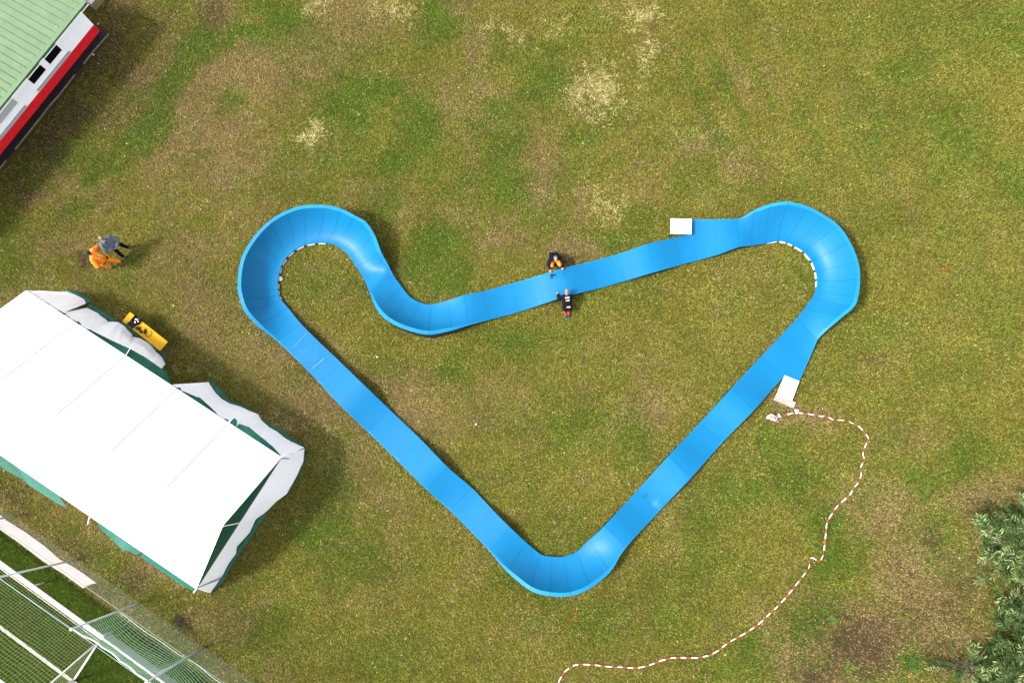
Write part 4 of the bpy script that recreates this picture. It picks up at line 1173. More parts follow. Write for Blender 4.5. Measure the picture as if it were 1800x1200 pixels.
# painted goal line, worn
me_mark = mat('pitch_marking', (0.52, 0.53, 0.46), 0.9, 0.1, var=.35, vscale=14)
bm = bmesh.new(); sd = Vector((-gd.y, gd.x, 0))
rr = []
for t in np.linspace(-.3, 16, 180):
    p = G1 + gd*t
    rr.append([p+sd*(.062+.02*fnoise(t*6, 1))+Vector((0, 0, .050)), p-sd*(.062+.02*fnoise(t*6, 8))+Vector((0, 0, .050))])
grid(bm, rr); o = mesh_obj('pitch_marking', bm, me_mark); tag(o, 'worn white goal line on the dark green pitch', 'marking', kind='structure')

# ------------------------------------------------------------------ barrier tape
tape_px = [(1376, 731), (1385, 728), (1392, 726), (1400, 725), (1410, 726), (1420, 727), (1431, 729), (1442, 731), (1453, 732), (1462, 736), (1468, 739), (1473, 738), (1480, 738), (1487, 739), (1495, 742), (1506, 747), (1514, 753), (1521, 761), (1526, 769), (1526, 774), (1521, 784), (1517, 797), (1519, 808), (1513, 821), (1514, 832), (1510, 846), (1501, 857), (1494, 869), (1482, 880), (1472, 889), (1463, 902), (1454, 918), (1452, 934), (1450, 955), (1448, 967), (1446, 978), (1441, 985), (1436, 984), (1426, 980), (1422, 996), (1416, 1006), (1402, 1024), (1386, 1044), (1368, 1064), (1350, 1081), (1335, 1095), (1318, 1107), (1300, 1118), (1280, 1129), (1262, 1143), (1246, 1151), (1225, 1155), (1200, 1155), (1180, 1156), (1163, 1160), (1150, 1165), (1136, 1170), (1118, 1173), (1095, 1172), (1070, 1171), (1045, 1168), (1025, 1167), (1012, 1168), (997, 1176), (990, 1184), (985, 1192), (978, 1206), (968, 1225)]
def resample_smooth(px, stepm):
    pts = [P(x, y, .075) for x, y in px]
    fine = []
    for i in range(len(pts)-1):
        p0 = pts[max(i-1, 0)]; p3 = pts[min(i+2, len(pts)-1)]
        for t in np.linspace(0, 1, 8, endpoint=False): fine.append(catmull(p0, pts[i], pts[i+1], p3, t))
    fine.append(pts[-1])
    L = sum((b-a).length for a, b in zip(fine[:-1], fine[1:]))
    return polyline_sample(fine, int(L/stepm)+1), L
tp, TL = resample_smooth(tape_px, .05)
tape = empty('barrier_tape', (tp[0].x, tp[0].y, 0))
tag(tape, 'red and white striped barrier tape trailing in a long curve across the grass', 'barrier tape')
bm = bmesh.new(); rr = []
for i, p in enumerate(tp):
    d = (tp[min(i+1, len(tp)-1)]-tp[max(i-1, 0)]); d.z = 0; d.normalize()
    n = Vector((-d.y, d.x, 0))
    roll = .9*fnoise(i*.05*.55, 3)+.5*fnoise(i*.05*1.7, 9)
    o_ = n*math.cos(roll)*.022 + Vector((0, 0, math.sin(roll)*.022))
    zc = Vector((0, 0, .012*fnoise(i*.05*2.3, 1)))
    rr.append([p+o_+zc-tape.location, p+zc-tape.location+Vector((0, 0, .006)), p-o_+zc-tape.location])
per = .42
grid(bm, rr, mif=lambda i, j: 0 if ((i*.05) % per) < .20 else 1)
mesh_obj('tape_strip', bm, [M['tape_red'], M['tape_white']], tape)
# loose end turned up by the ramp and the crumpled bundle
bm = bmesh.new()
q = [P(x, y, z) for x, y, z in ((1399, 719, .1), (1404, 722, .13), (1397, 719, .09), (1401, 727, .08))]
q = polyline_sample(q, 14)
grid(bm, [[a+Vector((.03, .02, 0))-tape.location, a-Vector((.03, .02, .01))-tape.location] for a in q], mif=lambda i, j: 1 if i % 9 else 0)
mesh_obj('loose_end', bm, [M['tape_red'], M['tape_white']], tape)
bm = bmesh.new()
c = P(1361, 733, .08)
for k in range(26):
    a = random.uniform(0, 2*PI); r = random.uniform(.03, .25)
    p = c + Vector((math.cos(a)*r*1.1, math.sin(a)*r*.75, random.uniform(-.04, .10)))
    ph = random.uniform(0, 2*PI); rad = random.uniform(.05, .13); til = random.uniform(-.9, .9)
    pts = []
    for t in np.linspace(0, random.uniform(2.2, 4.6), 12):
        pts.append(p + Vector((rad*math.cos(t+ph), rad*.6*math.sin(t+ph), .05+.05*math.sin(t*1.3+til))))
    wv = Vector((.012*math.cos(ph), .012*math.sin(ph), .030))*1.1
    wv = Vector((.026*math.cos(ph*2), .026*math.sin(ph*2), .016))
    st = random.randint(0, 7)
    grid(bm, [[x-tape.location+wv, x-tape.location-wv] for x in pts], mif=lambda i, j: 0 if ((i+st) % 9) < 3 else 1)
mesh_obj('crumpled_end', bm, [M['tape_red'], M['tape_white']], tape)

# ------------------------------------------------------------------ people
def capsule(bm, a, b, ra, rb, flat=None, seg=12):
    a = Vector(a); b = Vector(b)
    for p, r in ((a, ra), (b, rb)):
        s = bmesh.ops.create_uvsphere(bm, u_segments=seg, v_segments=8, radius=r)
        for v in s['verts']: v.co += p
    if (b-a).length > 1e-5: tube(bm, [a, b], [ra, rb], seg)
def ellip(bm, c, r, rot=None):
    s = bmesh.ops.create_uvsphere(bm, u_segments=16, v_segments=10, radius=1)
    for v in s['verts']:
        p = Vector((v.co.x*r[0], v.co.y*r[1], v.co.z*r[2]))
        if rot: p = rot @ p
        v.co = p + Vector(c)
def fuse(name, bm, m, parent, voxel=.011, smooth=3, rough=0.0, seed=0):
    """union the overlapping limbs into one continuous skin"""
    me0 = bpy.data.meshes.new(name); bm.to_mesh(me0); bm.free()
    o = bpy.data.objects.new(name, me0); COL.objects.link(o)
    r = o.modifiers.new('r', 'REMESH'); r.mode = 'VOXEL'; r.voxel_size = voxel
    s = o.modifiers.new('s', 'SMOOTH'); s.factor = .5; s.iterations = smooth
    dg = bpy.context.evaluated_depsgraph_get(); dg.update()
    me1 = bpy.data.meshes.new_from_object(o.evaluated_get(dg))
    bpy.data.objects.remove(o); bpy.data.meshes.remove(me0)
    me1.name = name
    if rough > 0:
        for v in me1.vertices:
            f = fnoise(v.co.x*9, v.co.y*9+v.co.z*5, seed)+.5*fnoise(v.co.x*22, v.co.z*22+v.co.y*17, seed+1)
            v.co += v.normal*(f*rough)
    me1.materials.clear(); me1.materials.append(m)
    me1.polygons.foreach_set('use_smooth', [True]*len(me1.polygons))
    o = bpy.data.objects.new(name, me1); COL.objects.link(o)
    if parent: o.parent = parent
    return o

def hand(bm, wrist, dirv, palm_n, sgn, curl=.5, s=1.0):
    """palm, four bent fingers of unequal length and a thumb from the side of the palm"""
    d = Vector(dirv).normalized(); n = Vector(palm_n); n = (n-d*n.dot(d)).normalized(); sd = d.cross(n)*sgn
    w = Vector(wrist)
    capsule(bm, w, w+d*.03, .026*s, .026*s, seg=8)
    for k in (-1, -.33, .33, 1): capsule(bm, w+d*.02+sd*k*.018, w+d*.085+sd*k*.030, .016*s, .014*s, seg=8)
    for k, ln in zip((-1, -.33, .33, 1), (.062, .078, .084, .072)):
        b0 = w+d*.09+sd*k*.031
        d1 = (d*math.cos(curl)+n*math.sin(curl)); d2 = (d*math.cos(curl*2.1)+n*math.sin(curl*2.1))
        k1 = b0+d1*ln*.52; k2 = k1+d2*ln*.48
        capsule(bm, b0, k1, .0105*s, .0095*s, seg=8); capsule(bm, k1, k2, .0095*s, .008*s, seg=8)
    t0 = w+d*.03+sd*.030; t1 = t0+(sd*.8+d*.7+n*.25).normalized()*.045; t2 = t1+(d*.9+sd*.2+n*.3).normalized()*.032
    capsule(bm, t0, t1, .0135*s, .0115*s, seg=8); capsule(bm, t1, t2, .0115*s, .0095*s, seg=8)

def head_mesh(bm, c, fwd, up, s=1.0):
    f = Vector(fwd).normalized(); u = Vector(up); u = (u-f*u.dot(f)).normalized(); r = f.cross(u)
    R = Matrix((r, f, u)).transposed()
    c = Vector(c)
    ellip(bm, c+u*.02*s-f*.012*s, (.074*s, .094*s, .105*s), R)
    ellip(bm, c-u*.055*s+f*.025*s, (.056*s, .062*s, .068*s), R)     # jaw
    capsule(bm, c+f*.088*s-u*.000*s, c+f*.103*s-u*.028*s, .011*s, .015*s, seg=8)     # nose
    for k in (-1, 1):
        ellip(bm, c+r*k*.075*s-u*.008*s-f*.005*s, (.010*s, .018*s, .03*s), R)   # ears
        ellip(bm, c+r*k*.032*s+f*.078*s+u*.025*s, (.026*s, .012*s, .009*s), R)   # brow
    ellip(bm, c+f*.080*s-u*.062*s, (.024*s, .010*s, .008*s), R)      # lips
    ellip(bm, c+f*.072*s-u*.098*s, (.022*s, .02*s, .018*s), R)       # chin
    return R, c

def face_bits(parent, R, c, s=1.0):
    for k in (-1, 1):
        bm = bmesh.new(); ellip(bm, c + R @ Vector((k*.032*s, .079*s, .006*s)), (.011*s, .008*s, .008*s), R); mesh_obj('eye', bm, M['eye'], parent, smooth=True)

def limb(bm, pts, rs, seg=12):
    for i in range(len(pts)-1): capsule(bm, pts[i], pts[i+1], rs[i], rs[i+1], seg=seg)

def make_person(J, loc, rz, label, cloth, cfg, scale=1.0):
    """J: joints in the person's own frame (facing +Y). cloth: materials"""
    V = {k: Vector(v) for k, v in J.items()}
    root = empty('person', loc, rz); root.scale = (scale,)*3
    tag(root, label, 'person')
    # body: one continuous skin
    bm = bmesh.new()
    R, hc = head_mesh(bm, V['head'], cfg['face'], cfg['headup'])
    capsule(bm, V['neck'], V['head']-R @ Vector((0, .01, .05)), .056, .052)
    mid = V['chest'].lerp(V['pelvis'], .5)
    acr = (V['shR']-V['shL']).normalized()
    for k in (-1, 1):
        capsule(bm, V['chest']+acr*.07*k, mid+acr*.055*k, .105, .095); capsule(bm, mid+acr*.055*k, V['pelvis']+acr*.065*k, .095, .105)
    capsule(bm, V['neck'], V['chest'], .06, .10)
    for sd_, sg in (('L', -1), ('R', 1)):
        capsule(bm, V['neck'].lerp(V['chest'], .35), V['sh'+sd_], .06, .055)
        limb(bm, [V['sh'+sd_], V['el'+sd_], V['wr'+sd_]], [.052, .040, .028])
        hd = (V['wr'+sd_]-V['el'+sd_]).normalized()
        hdir = Vector(cfg.get('hand'+sd_, hd)); hn = Vector(cfg.get('palm'+sd_, (0, 0, -1)))
        hand(bm, V['wr'+sd_], hdir, hn, -sg, cfg.get('curl'+sd_, .5))
        limb(bm, [V['hip'+sd_], V['kn'+sd_], V['an'+sd_]], [.088, .056, .038])
        capsule(bm, V['an'+sd_], V['toe'+sd_], .036, .03)
    body = fuse('body', bm, M['skin'], root, .0105, 2)
    face_bits(root, R, hc)
    # upper clothing
    bm = bmesh.new(); e = cfg.get('loose', .022)
    for k in (-1, 1):
        capsule(bm, V['chest']+acr*.085*k, mid+acr*.07*k, .115+e*.6, .108+e); capsule(bm, mid+acr*.07*k, V['pelvis']+acr*.075*k, .108+e, .118+e)
    capsule(bm, V['neck'].lerp(V['chest'], .30), V['chest'], .066+e*.4, .11)
    for sd_ in 'LR':
        capsule(bm, V['neck'].lerp(V['chest'], .42), V['sh'+sd_], .07, .068+e*.5)
        we_ = V['el'+sd_].lerp(V['wr'+sd_], cfg.get('sleeve', .92))
        limb(bm, [V['sh'+sd_], V['el'+sd_], we_], [.066+e*.5, .056+e*.6, .040+e*.4])
    if cfg.get('hood'):
        capsule(bm, V['neck']-R @ Vector((.05, .06, .02)), V['neck']-R @ Vector((-.05, .06, .02)), .055, .055)
    jk = fuse(cfg.get('topname', 'jacket'), bm, M[cloth['top']], root, .014, 3, rough=.009, seed=3)
    # trousers
    bm = bmesh.new()
    for k in (-1, 1): capsule(bm, V['pelvis']+acr*.065*k, V['pelvis']+acr*.065*k-Vector((0, 0, .02)), .118, .112)
    for sd_ in 'LR':
        leg_end = V['kn'+sd_].lerp(V['an'+sd_], cfg.get('leglen', .95))
        limb(bm, [V['hip'+sd_], V['kn'+sd_], leg_end], [.108, .082, .066])
    tr = fuse('trousers', bm, M[cloth['legs']], root, .014, 3, rough=.009, seed=6)
    # shoes
    for sd_ in 'LR':
        bm = bmesh.new()
        limb(bm, [V['an'+sd_]-Vector((0, 0, .02)), V['an'+sd_].lerp(V['toe'+sd_], .5), V['toe'+sd_]], [.052, .050, .044])
        sh = fuse('shoe', bm, M['shoe'], root, .012, 2)
        bm = bmesh.new(); d = (V['toe'+sd_]-V['an'+sd_]); c2 = V['an'+sd_].lerp(V['toe'+sd_], .5)
        c2 = Vector((c2.x, c2.y, min(V['an'+sd_].z, V['toe'+sd_].z)-.045))
        d.z = 0
        if d.length < .02: d = Vector((0, 1, 0))
        box(bm, c2, (d.length+.13, .105, .022), orient(d), bevel=.008); mesh_obj('sole', bm, M['sole'], sh)
    # hair or cap
    if cloth.get('cap'):
        bm = bmesh.new(); ellip(bm, hc + R @ Vector((0, -.034, .035)), (.085, .090, .096), R)
        for v in list(bm.verts):
            if (R.transposed() @ (v.co-hc)).z < .025: v.co = v.co + (R @ Vector((0, 0, 1)))*(.025-(R.transposed() @ (v.co-hc)).z)
        cp = mesh_obj('cap', bm, M[cloth['cap']], root, smooth=True)
    if cloth.get('hair'):
        bm = bmesh.new(); ellip(bm, hc + R @ Vector((0, -.026, .034)), (.084, .100, .104), R)
        ellip(bm, hc + R @ Vector((0, -.05, -.01)), (.076, .07, .08), R)
        for v in list(bm.verts):
            q = R.transposed() @ (v.co-hc)
            if q.y > .06: v.co -= (R @ Vector((0, 1, 0)))*(q.y-.06)*.6
        fuse('hair', bm, M[cloth['hair']], root, .011, 2, rough=.006, seed=9)
    root['_j'] = 0; del root['_j']
    return root, V, jk, tr, R, hc

def facing(dx, dy):           # angle that turns +Y to (dx,dy)
    return math.atan2(dy, dx) - PI/2

def local_xy(px, py, z, loc, rz):
    p = P(px, py, z)-Vector((loc[0], loc[1], 0)); return Matrix.Rotation(-rz, 3, 'Z') @ p

# A: man in orange work suit walking, back to the camera
fA = (P(194.6, 453)+P(201.3, 466))/2
hA = P(157, 452, 1.76)
locA = Vector(((fA.x+hA.x)/2, (fA.y+hA.y)/2, 0)); rzA = facing(-1, -.08)
J = dict(head=(0.02, .05, 1.66), neck=(0, .02, 1.48), chest=(0, .01, 1.33), pelvis=(0, -.02, .97), shL=(-.20, .01, 1.42), shR=(.20, .01, 1.42), elL=(-.40, -.06, 1.20), elR=(.40, -.04, 1.20), wrL=(-.20, .19, 1.06), wrR=(.20, .20, 1.06),
         hipL=(-.10, -.02, .93), hipR=(.10, -.02, .93), knL=(-.11, .12, .52), knR=(.12, -.05, .52), anL=(-.11, .08, .09), anR=(.12, -.30, .10), toeL=(-.12, .24, .045), toeR=(.13, -.14, .045))
pA, VA, jkA, trA, RA, hcA = make_person(J, locA, rzA, 'person in orange hi-vis jacket and trousers with dark hair, walking beside the one in grey', dict(top='hiviz_orange', legs='hiviz_orange', hair='hair_dark'),
    dict(face=(0, 1, -.1), headup=(0, 0, 1), handL=(.7, .6, .1), handR=(-.7, .6, .1), palmL=(0, 0, -1), palmR=(0, 0, -1), loose=.05), 1.03)
def stripe(parent, pts, w, m, name):
    bm = bmesh.new(); rows_ = []
    for p, n, s in pts: rows_.append([Vector(p)+Vector(s)*w+Vector(n)*.006, Vector(p)-Vector(s)*w+Vector(n)*.006])
    grid(bm, rows_); return mesh_obj(name, bm, M[m], parent)
def wrap_on(body, pts, dirv, w, m, name, side, lift=.007):
    """band laid on a garment: project points onto it along dirv"""
    bm = bmesh.new(); rows_ = []
    dv = Vector(dirv).normalized(); sv = Vector(side)
    for p in pts:
        row = []
        for k in (-1, 0, 1):
            o = Vector(p)+sv*w*k - dv*1.0
            ok, loc_, n_, _ = body.ray_cast(o, dv)
            if ok: row.append(loc_-dv*lift)
        if len(row) == 3: rows_.append(row)
    if len(rows_) > 1: grid(bm, rows_); mesh_obj(name, bm, M[m], body)
    else: bm.free()
bpy.context.view_layer.update()
wrap_on(jkA, [(x, 0, 1.20) for x in np.linspace(-.17, .17, 14)], (0, 1, -.3), .028, 'hiviz_yellow', 'reflective_band', (0, 0, 1))
wrap_on(jkA, [(.04+x*.0, 0, z) for x, z in zip(range(12), np.linspace(1.02, 1.34, 12))], (0, 1, -.3), .026, 'hiviz_yellow', 'reflective_band', (1, 0, 0))
wrap_on(jkA, [(-.1, 0, z) for z in np.linspace(1.22, 1.38, 8)], (0, 1, -.3), .02, 'hiviz_yellow', 'reflective_band', (1, 0, 0))
for x, y in ((-.11, 0), (.12, 0)):
    wrap_on(trA, [(x, 0, z) for z in np.linspace(.60, .74, 7)], (0, 1, -.1), .055, 'black_cloth', 'knee_patch', (1, 0, 0))

# B: person in grey hoodie, hands behind the back
fB = (P(216, 431)+P(209.5, 448))/2; hB = P(187, 422, 1.76)
locB = Vector(((fB.x+hB.x)/2, (fB.y+hB.y)/2, 0)); rzB = facing(-.72, .70)
J = dict(head=(0, .05, 1.66), neck=(0, .03, 1.49), chest=(0, .03, 1.33), pelvis=(0, -.03, .96), shL=(-.205, .02, 1.42), shR=(.205, .02, 1.42), elL=(-.31, -.13, 1.17), elR=(.31, -.13, 1.17), wrL=(-.09, -.24, 1.03), wrR=(.09, -.25, 1.01),
         hipL=(-.10, -.03, .93), hipR=(.10, -.03, .93), knL=(-.15, -.02, .52), knR=(.14, .06, .52), anL=(-.20, -.22, .09), anR=(.20, -.02, .09), toeL=(-.24, -.08, .045), toeR=(.24, .12, .045))
pB, VB, jkB, trB, RB, hcB = make_person(J, locB, rzB, 'person in grey hooded top and black trousers, hands clasped behind the back', dict(top='grey_hoodie', legs='black_cloth', hair='hair_fair'),
    dict(face=(0, 1, -.15), headup=(0, 0, 1), handL=(.8, -.1, -.35), handR=(-.8, -.1, -.35), palmL=(0, 1, 0), palmR=(0, 1, 0), loose=.058, hood=True, topname='hooded_top', leglen=.80), 1.03)

# C: crouching worker at the upper edge, facing the track
rzC = facing(.12, -1); locC = P(974, 462); locC.z = 0
J = dict(head=(0, .10, .93), neck=(0, .04, .80), chest=(0, -.02, .68), pelvis=(0, -.22, .34), shL=(-.20, .0, .73), shR=(.20, .0, .73), elL=(-.31, .21, .62), elR=(.31, .21, .62), wrL=(-.26, .40, .60), wrR=(.26, .42, .60),
         hipL=(-.10, -.20, .34), hipR=(.10, -.20, .34), knL=(-.17, .27, .56), knR=(.17, .27, .56), anL=(-.15, .06, .09), anR=(.15, .06, .09), toeL=(-.18, .22, .045), toeR=(.18, .22, .045))
pC, VC, jkC, trC, RC, hcC = make_person(J, locC, rzC, 'crouching person in black top, orange trousers and grey cap at the upper track edge', dict(top='navy_cloth', legs='hiviz_orange', cap='cap_grey', hair=None),
    dict(face=(0, .88, .42), headup=(0, -.42, .88), handL=(.15, .95, -.2), handR=(-.1, .95, -.2), palmL=(0, 0, -1), palmR=(0, 0, -1), curlL=.75, curlR=.35, loose=.028))
# driver in the crouching worker's hand
tzz = ztop(972, 490)+.0
p = P(970, 485, tzz+.08)
sd = empty('cordless_screwdriver', (p.x, p.y, tzz+.03), facing(.1, -1))
tag(sd, 'small blue and black cordless screwdriver held by the crouching person over the blue panel', 'screwdriver')
bm = bmesh.new(); tube(bm, [(.05, -.06, .06), (.05, 0, .06), (.05, .07, .06)], [.03, .036, .026], 10); mesh_obj('motor_housing', bm, M['tool_blue'], sd, smooth=True)
bm = bmesh.new(); tube(bm, [(.05, .07, .06), (.05, .13, .06)], [.016, .008], 8); mesh_obj('chuck', bm, M['tool_grey'], sd, smooth=True)
bm = bmesh.new(); box(bm, (-.015, -.04, .055), (.11, .045, .035), bevel=.012); mesh_obj('grip', bm, M['tool_black'], sd)
bm = bmesh.new(); box(bm, (-.085, -.04, .055), (.05, .07, .05), bevel=.01); mesh_obj('battery', bm, M['tool_grey'], sd)

# D: kneeling worker at the lower edge, bent over it, seen from behind
rzD = facing(-.08, 1); locD = P(996, 546); locD.z = 0
J = dict(head=(.0, .62, .80), neck=(.0, .50, .72), chest=(0, .38, .65), pelvis=(0, .0, .44), shL=(-.19, .46, .66), shR=(.19, .45, .64), elL=(-.33, .44, .52), elR=(.24, .48, .46), wrL=(-.36, .60, .55), wrR=(.10, .56, .40),
         hipL=(-.09, .0, .42), hipR=(.09, .0, .42), knL=(-.11, .16, .07), knR=(.12, .16, .07), anL=(-.06, -.20, .09), anR=(.06, -.17, .09), toeL=(-.05, -.31, .05), toeR=(.05, -.28, .05))
pD, VD, jkD, trD, RD, hcD = make_person(J, locD, rzD, 'kneeling person in black shirt with white back print at the lower track edge', dict(top='black_cloth', legs='rust_cloth', hair='hair_fair'),
    dict(face=(0, .72, -.68), headup=(0, .68, .72), handL=(.2, .8, -.3), handR=(0, .9, -.3), palmL=(0, 0, -1), palmR=(0, 0, -1), loose=.026, topname='work_shirt', sleeve=.9))
bpy.context.view_layer.update()
def row_marks(y, x0, x1, h, cnt, name, body):
    """a line of block lettering too small to read: short separate bars"""
    w = (x1-x0)/cnt
    bm = bmesh.new()
    for k in range(cnt):
        xa = x0+k*w+.1*w; xb = x0+(k+1)*w-.08*w
        rows_ = []
        for x in (xa, (xa+xb)/2, xb):
            row = []
            for yy in (y-h/2, y, y+h/2):
                ok, l, n_, _ = body.ray_cast(Vector((x, yy, 2.0)), Vector((0, 0, -1)))
                if ok: row.append(l+Vector((0, 0, .006)))
            if len(row) == 3: rows_.append(row)
        if len(rows_) == 3: grid(bm, rows_)
    mesh_obj(name, bm, M['reflective'], body)
row_marks(.375, -.09, .09, .075, 6, 'back_print', jkD)
row_marks(.265, -.075, .09, .045, 8, 'back_print', jkD)
row_marks(.015, -.05, .12, .05, 3, 'hem_band', jkD)

# ------------------------------------------------------------------ scraps of litter on the lawn
def scrap(px, py, r, label, seed):
    bm = bmesh.new(); bmesh.ops.create_icosphere(bm, subdivisions=2, radius=r)
    for v in bm.verts: v.co *= 1+.5*fnoise(v.co.x*30, v.co.y*30, seed); v.co.z *= .35
    o = mesh_obj('litter_scrap', bm, M['scrap']); o.location = P(px, py, .06)
    tag(o, label, 'litter', 'white scraps on the grass')
scrap(164, 96, 0.046, 'white scrap at the edge of the black strip under the clubhouse wall', 1)
scrap(172.5, 42.5, 0.031, 'white scrap on dark ground off the end of the red plinth', 2)
scrap(173, 112.5, 0.025, 'tiny white scrap on brown grass opposite the clubhouse windows', 3)
scrap(836.5, 745.5, 0.037, 'white scrap on the infield grass beside the left straight', 4)
scrap(663, 627, 0.031, 'white scrap on the grass between the left straight and the S-bend', 5)
scrap(253, 50, 0.022, 'tiny white scrap on dark grass away from the clubhouse corner', 6)

# ------------------------------------------------------------------ silvery leaved shrubs in the lower right corner
def leaf_mat():
    m = bpy.data.materials.new('shrub_leaf'); m.use_nodes = True
    nt = m.node_tree; N = nt.nodes; L = nt.links; b = N['Principled BSDF']
    a = N.new('ShaderNodeAttribute'); a.attribute_name = 'leaf'
    b.inputs['Roughness'].default_value = .7; b.inputs['Specular IOR Level'].default_value = .10
    L.new(a.outputs['Color'], b.inputs['Base Color'])
    tr = N.new('ShaderNodeBsdfTranslucent'); L.new(a.outputs['Color'], tr.inputs['Color'])
    mx = N.new('ShaderNodeMixShader'); mx.inputs['Fac'].default_value = .18
    L.new(b.outputs['BSDF'], mx.inputs[1]); L.new(tr.outputs['BSDF'], mx.inputs[2])
    L.new(mx.outputs['Shader'], N['Material Output'].inputs['Surface'])
    return m
LEAF = leaf_mat()
def shrub(center, spread, height, nspr, seed, label, holes=()):
    r = random.Random(seed)
    c = Vector(center)
    root = empty('shrub', c); tag(root, label, 'shrub', 'pale leaved shrubs at the edge of the lawn')
    V_ = []; Fc = []; Cc = []
    bmS = bmesh.new()
    def leaf(p, d, n, ln, w, col):
        d = d.normalized(); s = d.cross(n).normalized(); nn = s.cross(d)
        i = len(V_)
        pts = [p, p+d*ln*.3+s*w*.5-nn*.0, p+d*ln*.68+s*w*.42-nn*ln*.04, p+d*ln-nn*ln*.10, p+d*ln*.68-s*w*.42-nn*ln*.04, p+d*ln*.3-s*w*.5]
        mid1 = p+d*ln*.3-nn*w*.16; mid2 = p+d*ln*.68-nn*(w*.16+ln*.04)
        V_.extend(pts+[mid1, mid2])
        for f in ((0, 1, 6), (1, 2, 7, 6), (2, 3, 7), (3, 4, 7), (4, 5, 6, 7), (5, 0, 6)): Fc.append([i+q for q in f])
        Cc.extend([col]*8)
    for k in range(nspr):
        u = r.random()**.55; a = r.uniform(0, 2*PI)
        e = 1+.30*fnoise(math.cos(a)*1.7, math.sin(a)*1.7, seed)+.16*fnoise(math.cos(a)*5, math.sin(a)*5, seed+4)
        x = math.cos(a)*u*spread[0]*e; y = math.sin(a)*u*spread[1]*e
        zmax = height*(1-(u*.92)**2.2)*(1+.35*fnoise(x*.9, y*.9, seed+2))
        z = max(.12, zmax*(1-.75*r.random()**2.2))
        dens = fnoise(x*.75, y*.75, seed+8)+.4*fnoise(x*2, y*2, seed+9)
        if dens < -.24 and r.random() < .85: continue
        p = Vector((x, y, z))
        out = Vector((x, y, 0)); out = out.normalized() if out.length > .05 else Vector((1, 0, 0))
        d = (out*r.uniform(.5, 1.2) + Vector((r.gauss(0, .55), r.gauss(0, .55), r.uniform(-.1, .55)))).normalized()
        n = (Vector((0, 0, 1)) + Vector((r.gauss(0, .4), r.gauss(0, .4), 0))).normalized()
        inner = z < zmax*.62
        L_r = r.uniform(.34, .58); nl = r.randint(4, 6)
        tone = r.random(); pale = tone < (.26 if not inner else .05)  # inner leaves seldom pale: shade inside the crown put into leaf colour
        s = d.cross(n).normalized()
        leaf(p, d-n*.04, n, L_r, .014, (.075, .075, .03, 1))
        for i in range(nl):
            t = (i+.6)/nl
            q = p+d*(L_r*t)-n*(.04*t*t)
            base_c = (.122, .145, .058) if pale else ((.048, .074, .022) if tone < .58 else (.013, .029, .006))  # darkest leaf tone carries the shade of the crown's gaps
            for sg in (1, -1):
                jit = math.exp(r.gauss(0, .26)); g2 = r.uniform(.9, 1.15)
                if r.random() < .12: jit *= 1.5
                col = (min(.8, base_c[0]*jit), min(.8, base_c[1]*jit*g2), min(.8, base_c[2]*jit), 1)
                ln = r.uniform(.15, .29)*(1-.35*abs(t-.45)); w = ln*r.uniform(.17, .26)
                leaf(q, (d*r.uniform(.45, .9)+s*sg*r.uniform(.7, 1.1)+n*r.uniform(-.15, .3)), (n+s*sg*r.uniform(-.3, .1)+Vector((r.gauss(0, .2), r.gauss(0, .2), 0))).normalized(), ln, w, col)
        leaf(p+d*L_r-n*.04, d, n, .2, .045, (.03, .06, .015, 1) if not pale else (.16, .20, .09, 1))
    me_ = bpy.data.meshes.new('foliage'); me_.from_pydata([tuple(v) for v in V_], [], Fc)
    at_ = me_.attributes.new('leaf', 'FLOAT_COLOR', 'POINT'); at_.data.foreach_set('color', np.array(Cc, np.float32).ravel())
    me_.materials.append(LEAF); me_.update()
    fo = bpy.data.objects.new('foliage', me_); COL.objects.link(fo); fo.parent = root
    bmS.free()
    bm = bmesh.new()
    for k in range(7):
        a = r.uniform(0, 2*PI); e = Vector((math.cos(a)*spread[0]*r.uniform(.3, .75), math.sin(a)*spread[1]*r.uniform(.3, .75), height*r.uniform(.5, .85)))
        b0 = Vector((r.uniform(-.2, .2), r.uniform(-.2, .2), 0))
        pts = [b0.lerp(e, t)+Vector((r.gauss(0, .05), r.gauss(0, .05), .18*math.sin(PI*t))) for t in np.linspace(0, 1, 7)]
        tube(bm, pts, [(.05-.038*i/6)*min(1, height/2.2)**2 for i in range(7)], 7)
        for j in range(3):
            m0 = pts[r.randint(2, 5)]; e2 = m0+Vector((r.gauss(0, .45), r.gauss(0, .45), r.uniform(.1, .4)))
            tube(bm, [m0, m0.lerp(e2, .5)+Vector((0, 0, .05)), e2], [.02, .014, .006], 5)
    mesh_obj('stems', bm, M['bark'], root, smooth=True)
    return root
shrub(P(1828, 985), (2.5, 2.4), 2.2, 1500, 5, 'pale leaved shrub reaching furthest up the right edge of the lawn')
shrub(P(1832, 1145), (2.5, 2.1), 1.9, 1400, 9, 'silvery leaved shrub in the bottom right corner below the taller one')
shrub(P(1685, 1164), (.8, .4), .6, 26, 14, 'low outlying leafy sprig on bare brown ground left of the corner shrubs')
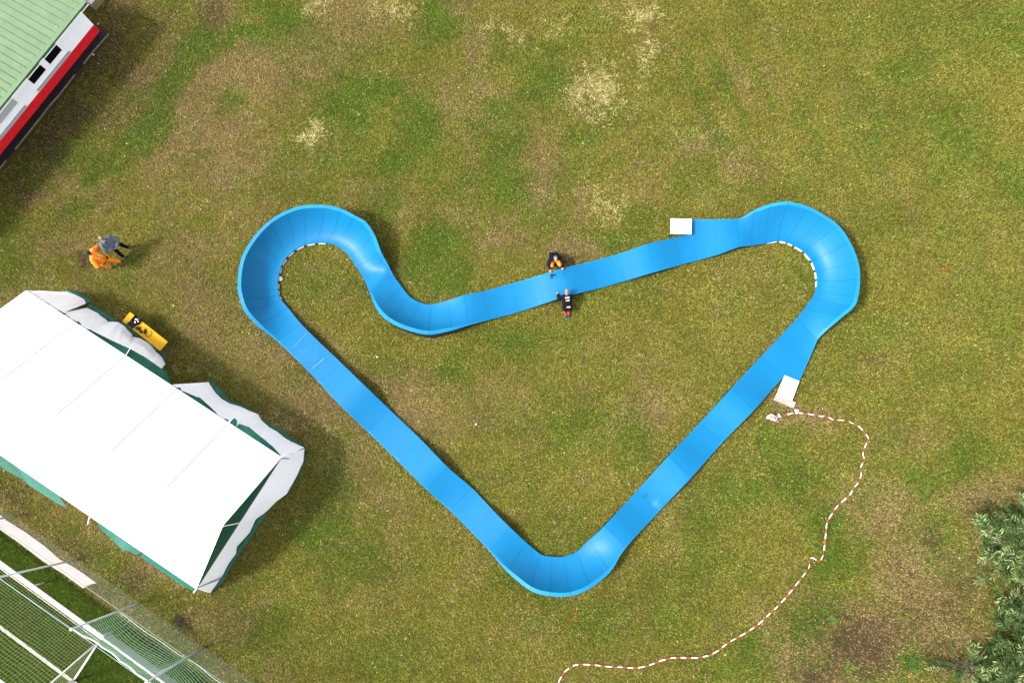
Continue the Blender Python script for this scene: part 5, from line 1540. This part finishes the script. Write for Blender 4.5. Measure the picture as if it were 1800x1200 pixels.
# weeds: rosettes of broad leaves here and there
def weed(px, py, n, ln, col, label, seed):
    r = random.Random(seed); bm = bmesh.new()
    for k in range(n):
        a = r.uniform(0, 2*PI); p = Vector((r.gauss(0, ln*.5), r.gauss(0, ln*.5), .01))
        d = Vector((math.cos(a), math.sin(a), r.uniform(.1, .9))).normalized(); s = d.cross(Vector((0, 0, 1))).normalized(); l = ln*r.uniform(.5, 1.1); w = l*r.uniform(.08, .14)
        v = [bm.verts.new(q) for q in (p-s*w*.4, p+s*w*.4, p+d*l*.6+s*w, p+d*l-Vector((0, 0, l*.12)), p+d*l*.6-s*w)]
        bm.faces.new(v)
    o = mesh_obj('weed', bm, mat('weed_leaf_%d' % seed, col, .6, .3, var=.3, vscale=8, transl=.2)); o.location = P(px, py)
    tag(o, label, 'weed', 'weeds in the lawn')
weed(1491, 1171, 34, .2, (.19, .34, .04), 'bright green spiky weed on bare soil near the bottom edge', 1)
weed(1602, 1165, 60, .24, (.075, .19, .02), 'dense dark green tuft on bare soil left of the corner shrub', 2)
weed(178, 990, 26, .17, (.16, .28, .05), 'dark leafy weed at the end of the pale path under the tent side', 3)
weed(1462, 1090, 70, .16, (.16, .29, .03), 'spreading fresh green weed patch inside the curve of the tape', 4)
weed(150, 458, 26, .26, (.13, .075, .06), 'withered brown tuft next to the person in orange', 5)
weed(318, 1094, 46, .26, (.06, .05, .03), 'dark withered tuft at the foot of the fence netting', 6)
weed(210, 1032, 26, .18, (.17, .30, .05), 'green weed clump at the foot of the fence posts', 7)
weed(1628, 858, 40, .15, (.17, .30, .04), 'light green weed rosette above the bare patch on the right', 8)

# ------------------------------------------------------------------ light, sky, camera
SUN_EL = math.radians(49); sd_ = Vector((-.962, -.272, 0)).normalized()
to_sun = Vector((sd_.x*math.cos(SUN_EL), sd_.y*math.cos(SUN_EL), math.sin(SUN_EL)))
sun = bpy.data.lights.new('sun', 'SUN'); sun.energy = 2.0; sun.angle = math.radians(7.0); sun.color = (1.0, .96, .90)
so = bpy.data.objects.new('sun', sun); COL.objects.link(so); so.location = (-20, -8, 40)
so.rotation_euler = (-to_sun).to_track_quat('-Z', 'Y').to_euler()
w = bpy.data.worlds.new('World'); scene.world = w; w.use_nodes = True
nt = w.node_tree; bg = nt.nodes['Background']
sky = nt.nodes.new('ShaderNodeTexSky'); sky.sky_type = 'NISHITA'; sky.sun_disc = False
sky.sun_elevation = SUN_EL; sky.sun_rotation = math.atan2(to_sun.x, to_sun.y)
sky.air_density = 1.0; sky.dust_density = 3.0; sky.ozone_density = 1.0
hs = nt.nodes.new('ShaderNodeHueSaturation'); hs.inputs['Saturation'].default_value = .22    # thin white cloud
nt.links.new(sky.outputs['Color'], hs.inputs['Color']); nt.links.new(hs.outputs['Color'], bg.inputs['Color']); bg.inputs['Strength'].default_value = 0.15

cam = bpy.data.cameras.new('camera'); cam.sensor_width = 36.0; cam.lens = 36.0*F/1800.0
cam.clip_end = 6000
co_ = bpy.data.objects.new('camera', cam); COL.objects.link(co_)
co_.location = (0, 0, H); co_.rotation_euler = (TILT, 0, 0)
scene.camera = co_
vs = scene.view_settings
vs.view_transform = 'Standard'; vs.look = 'None'; vs.exposure = 2.12; vs.gamma = 1.0; vs.use_curve_mapping = False
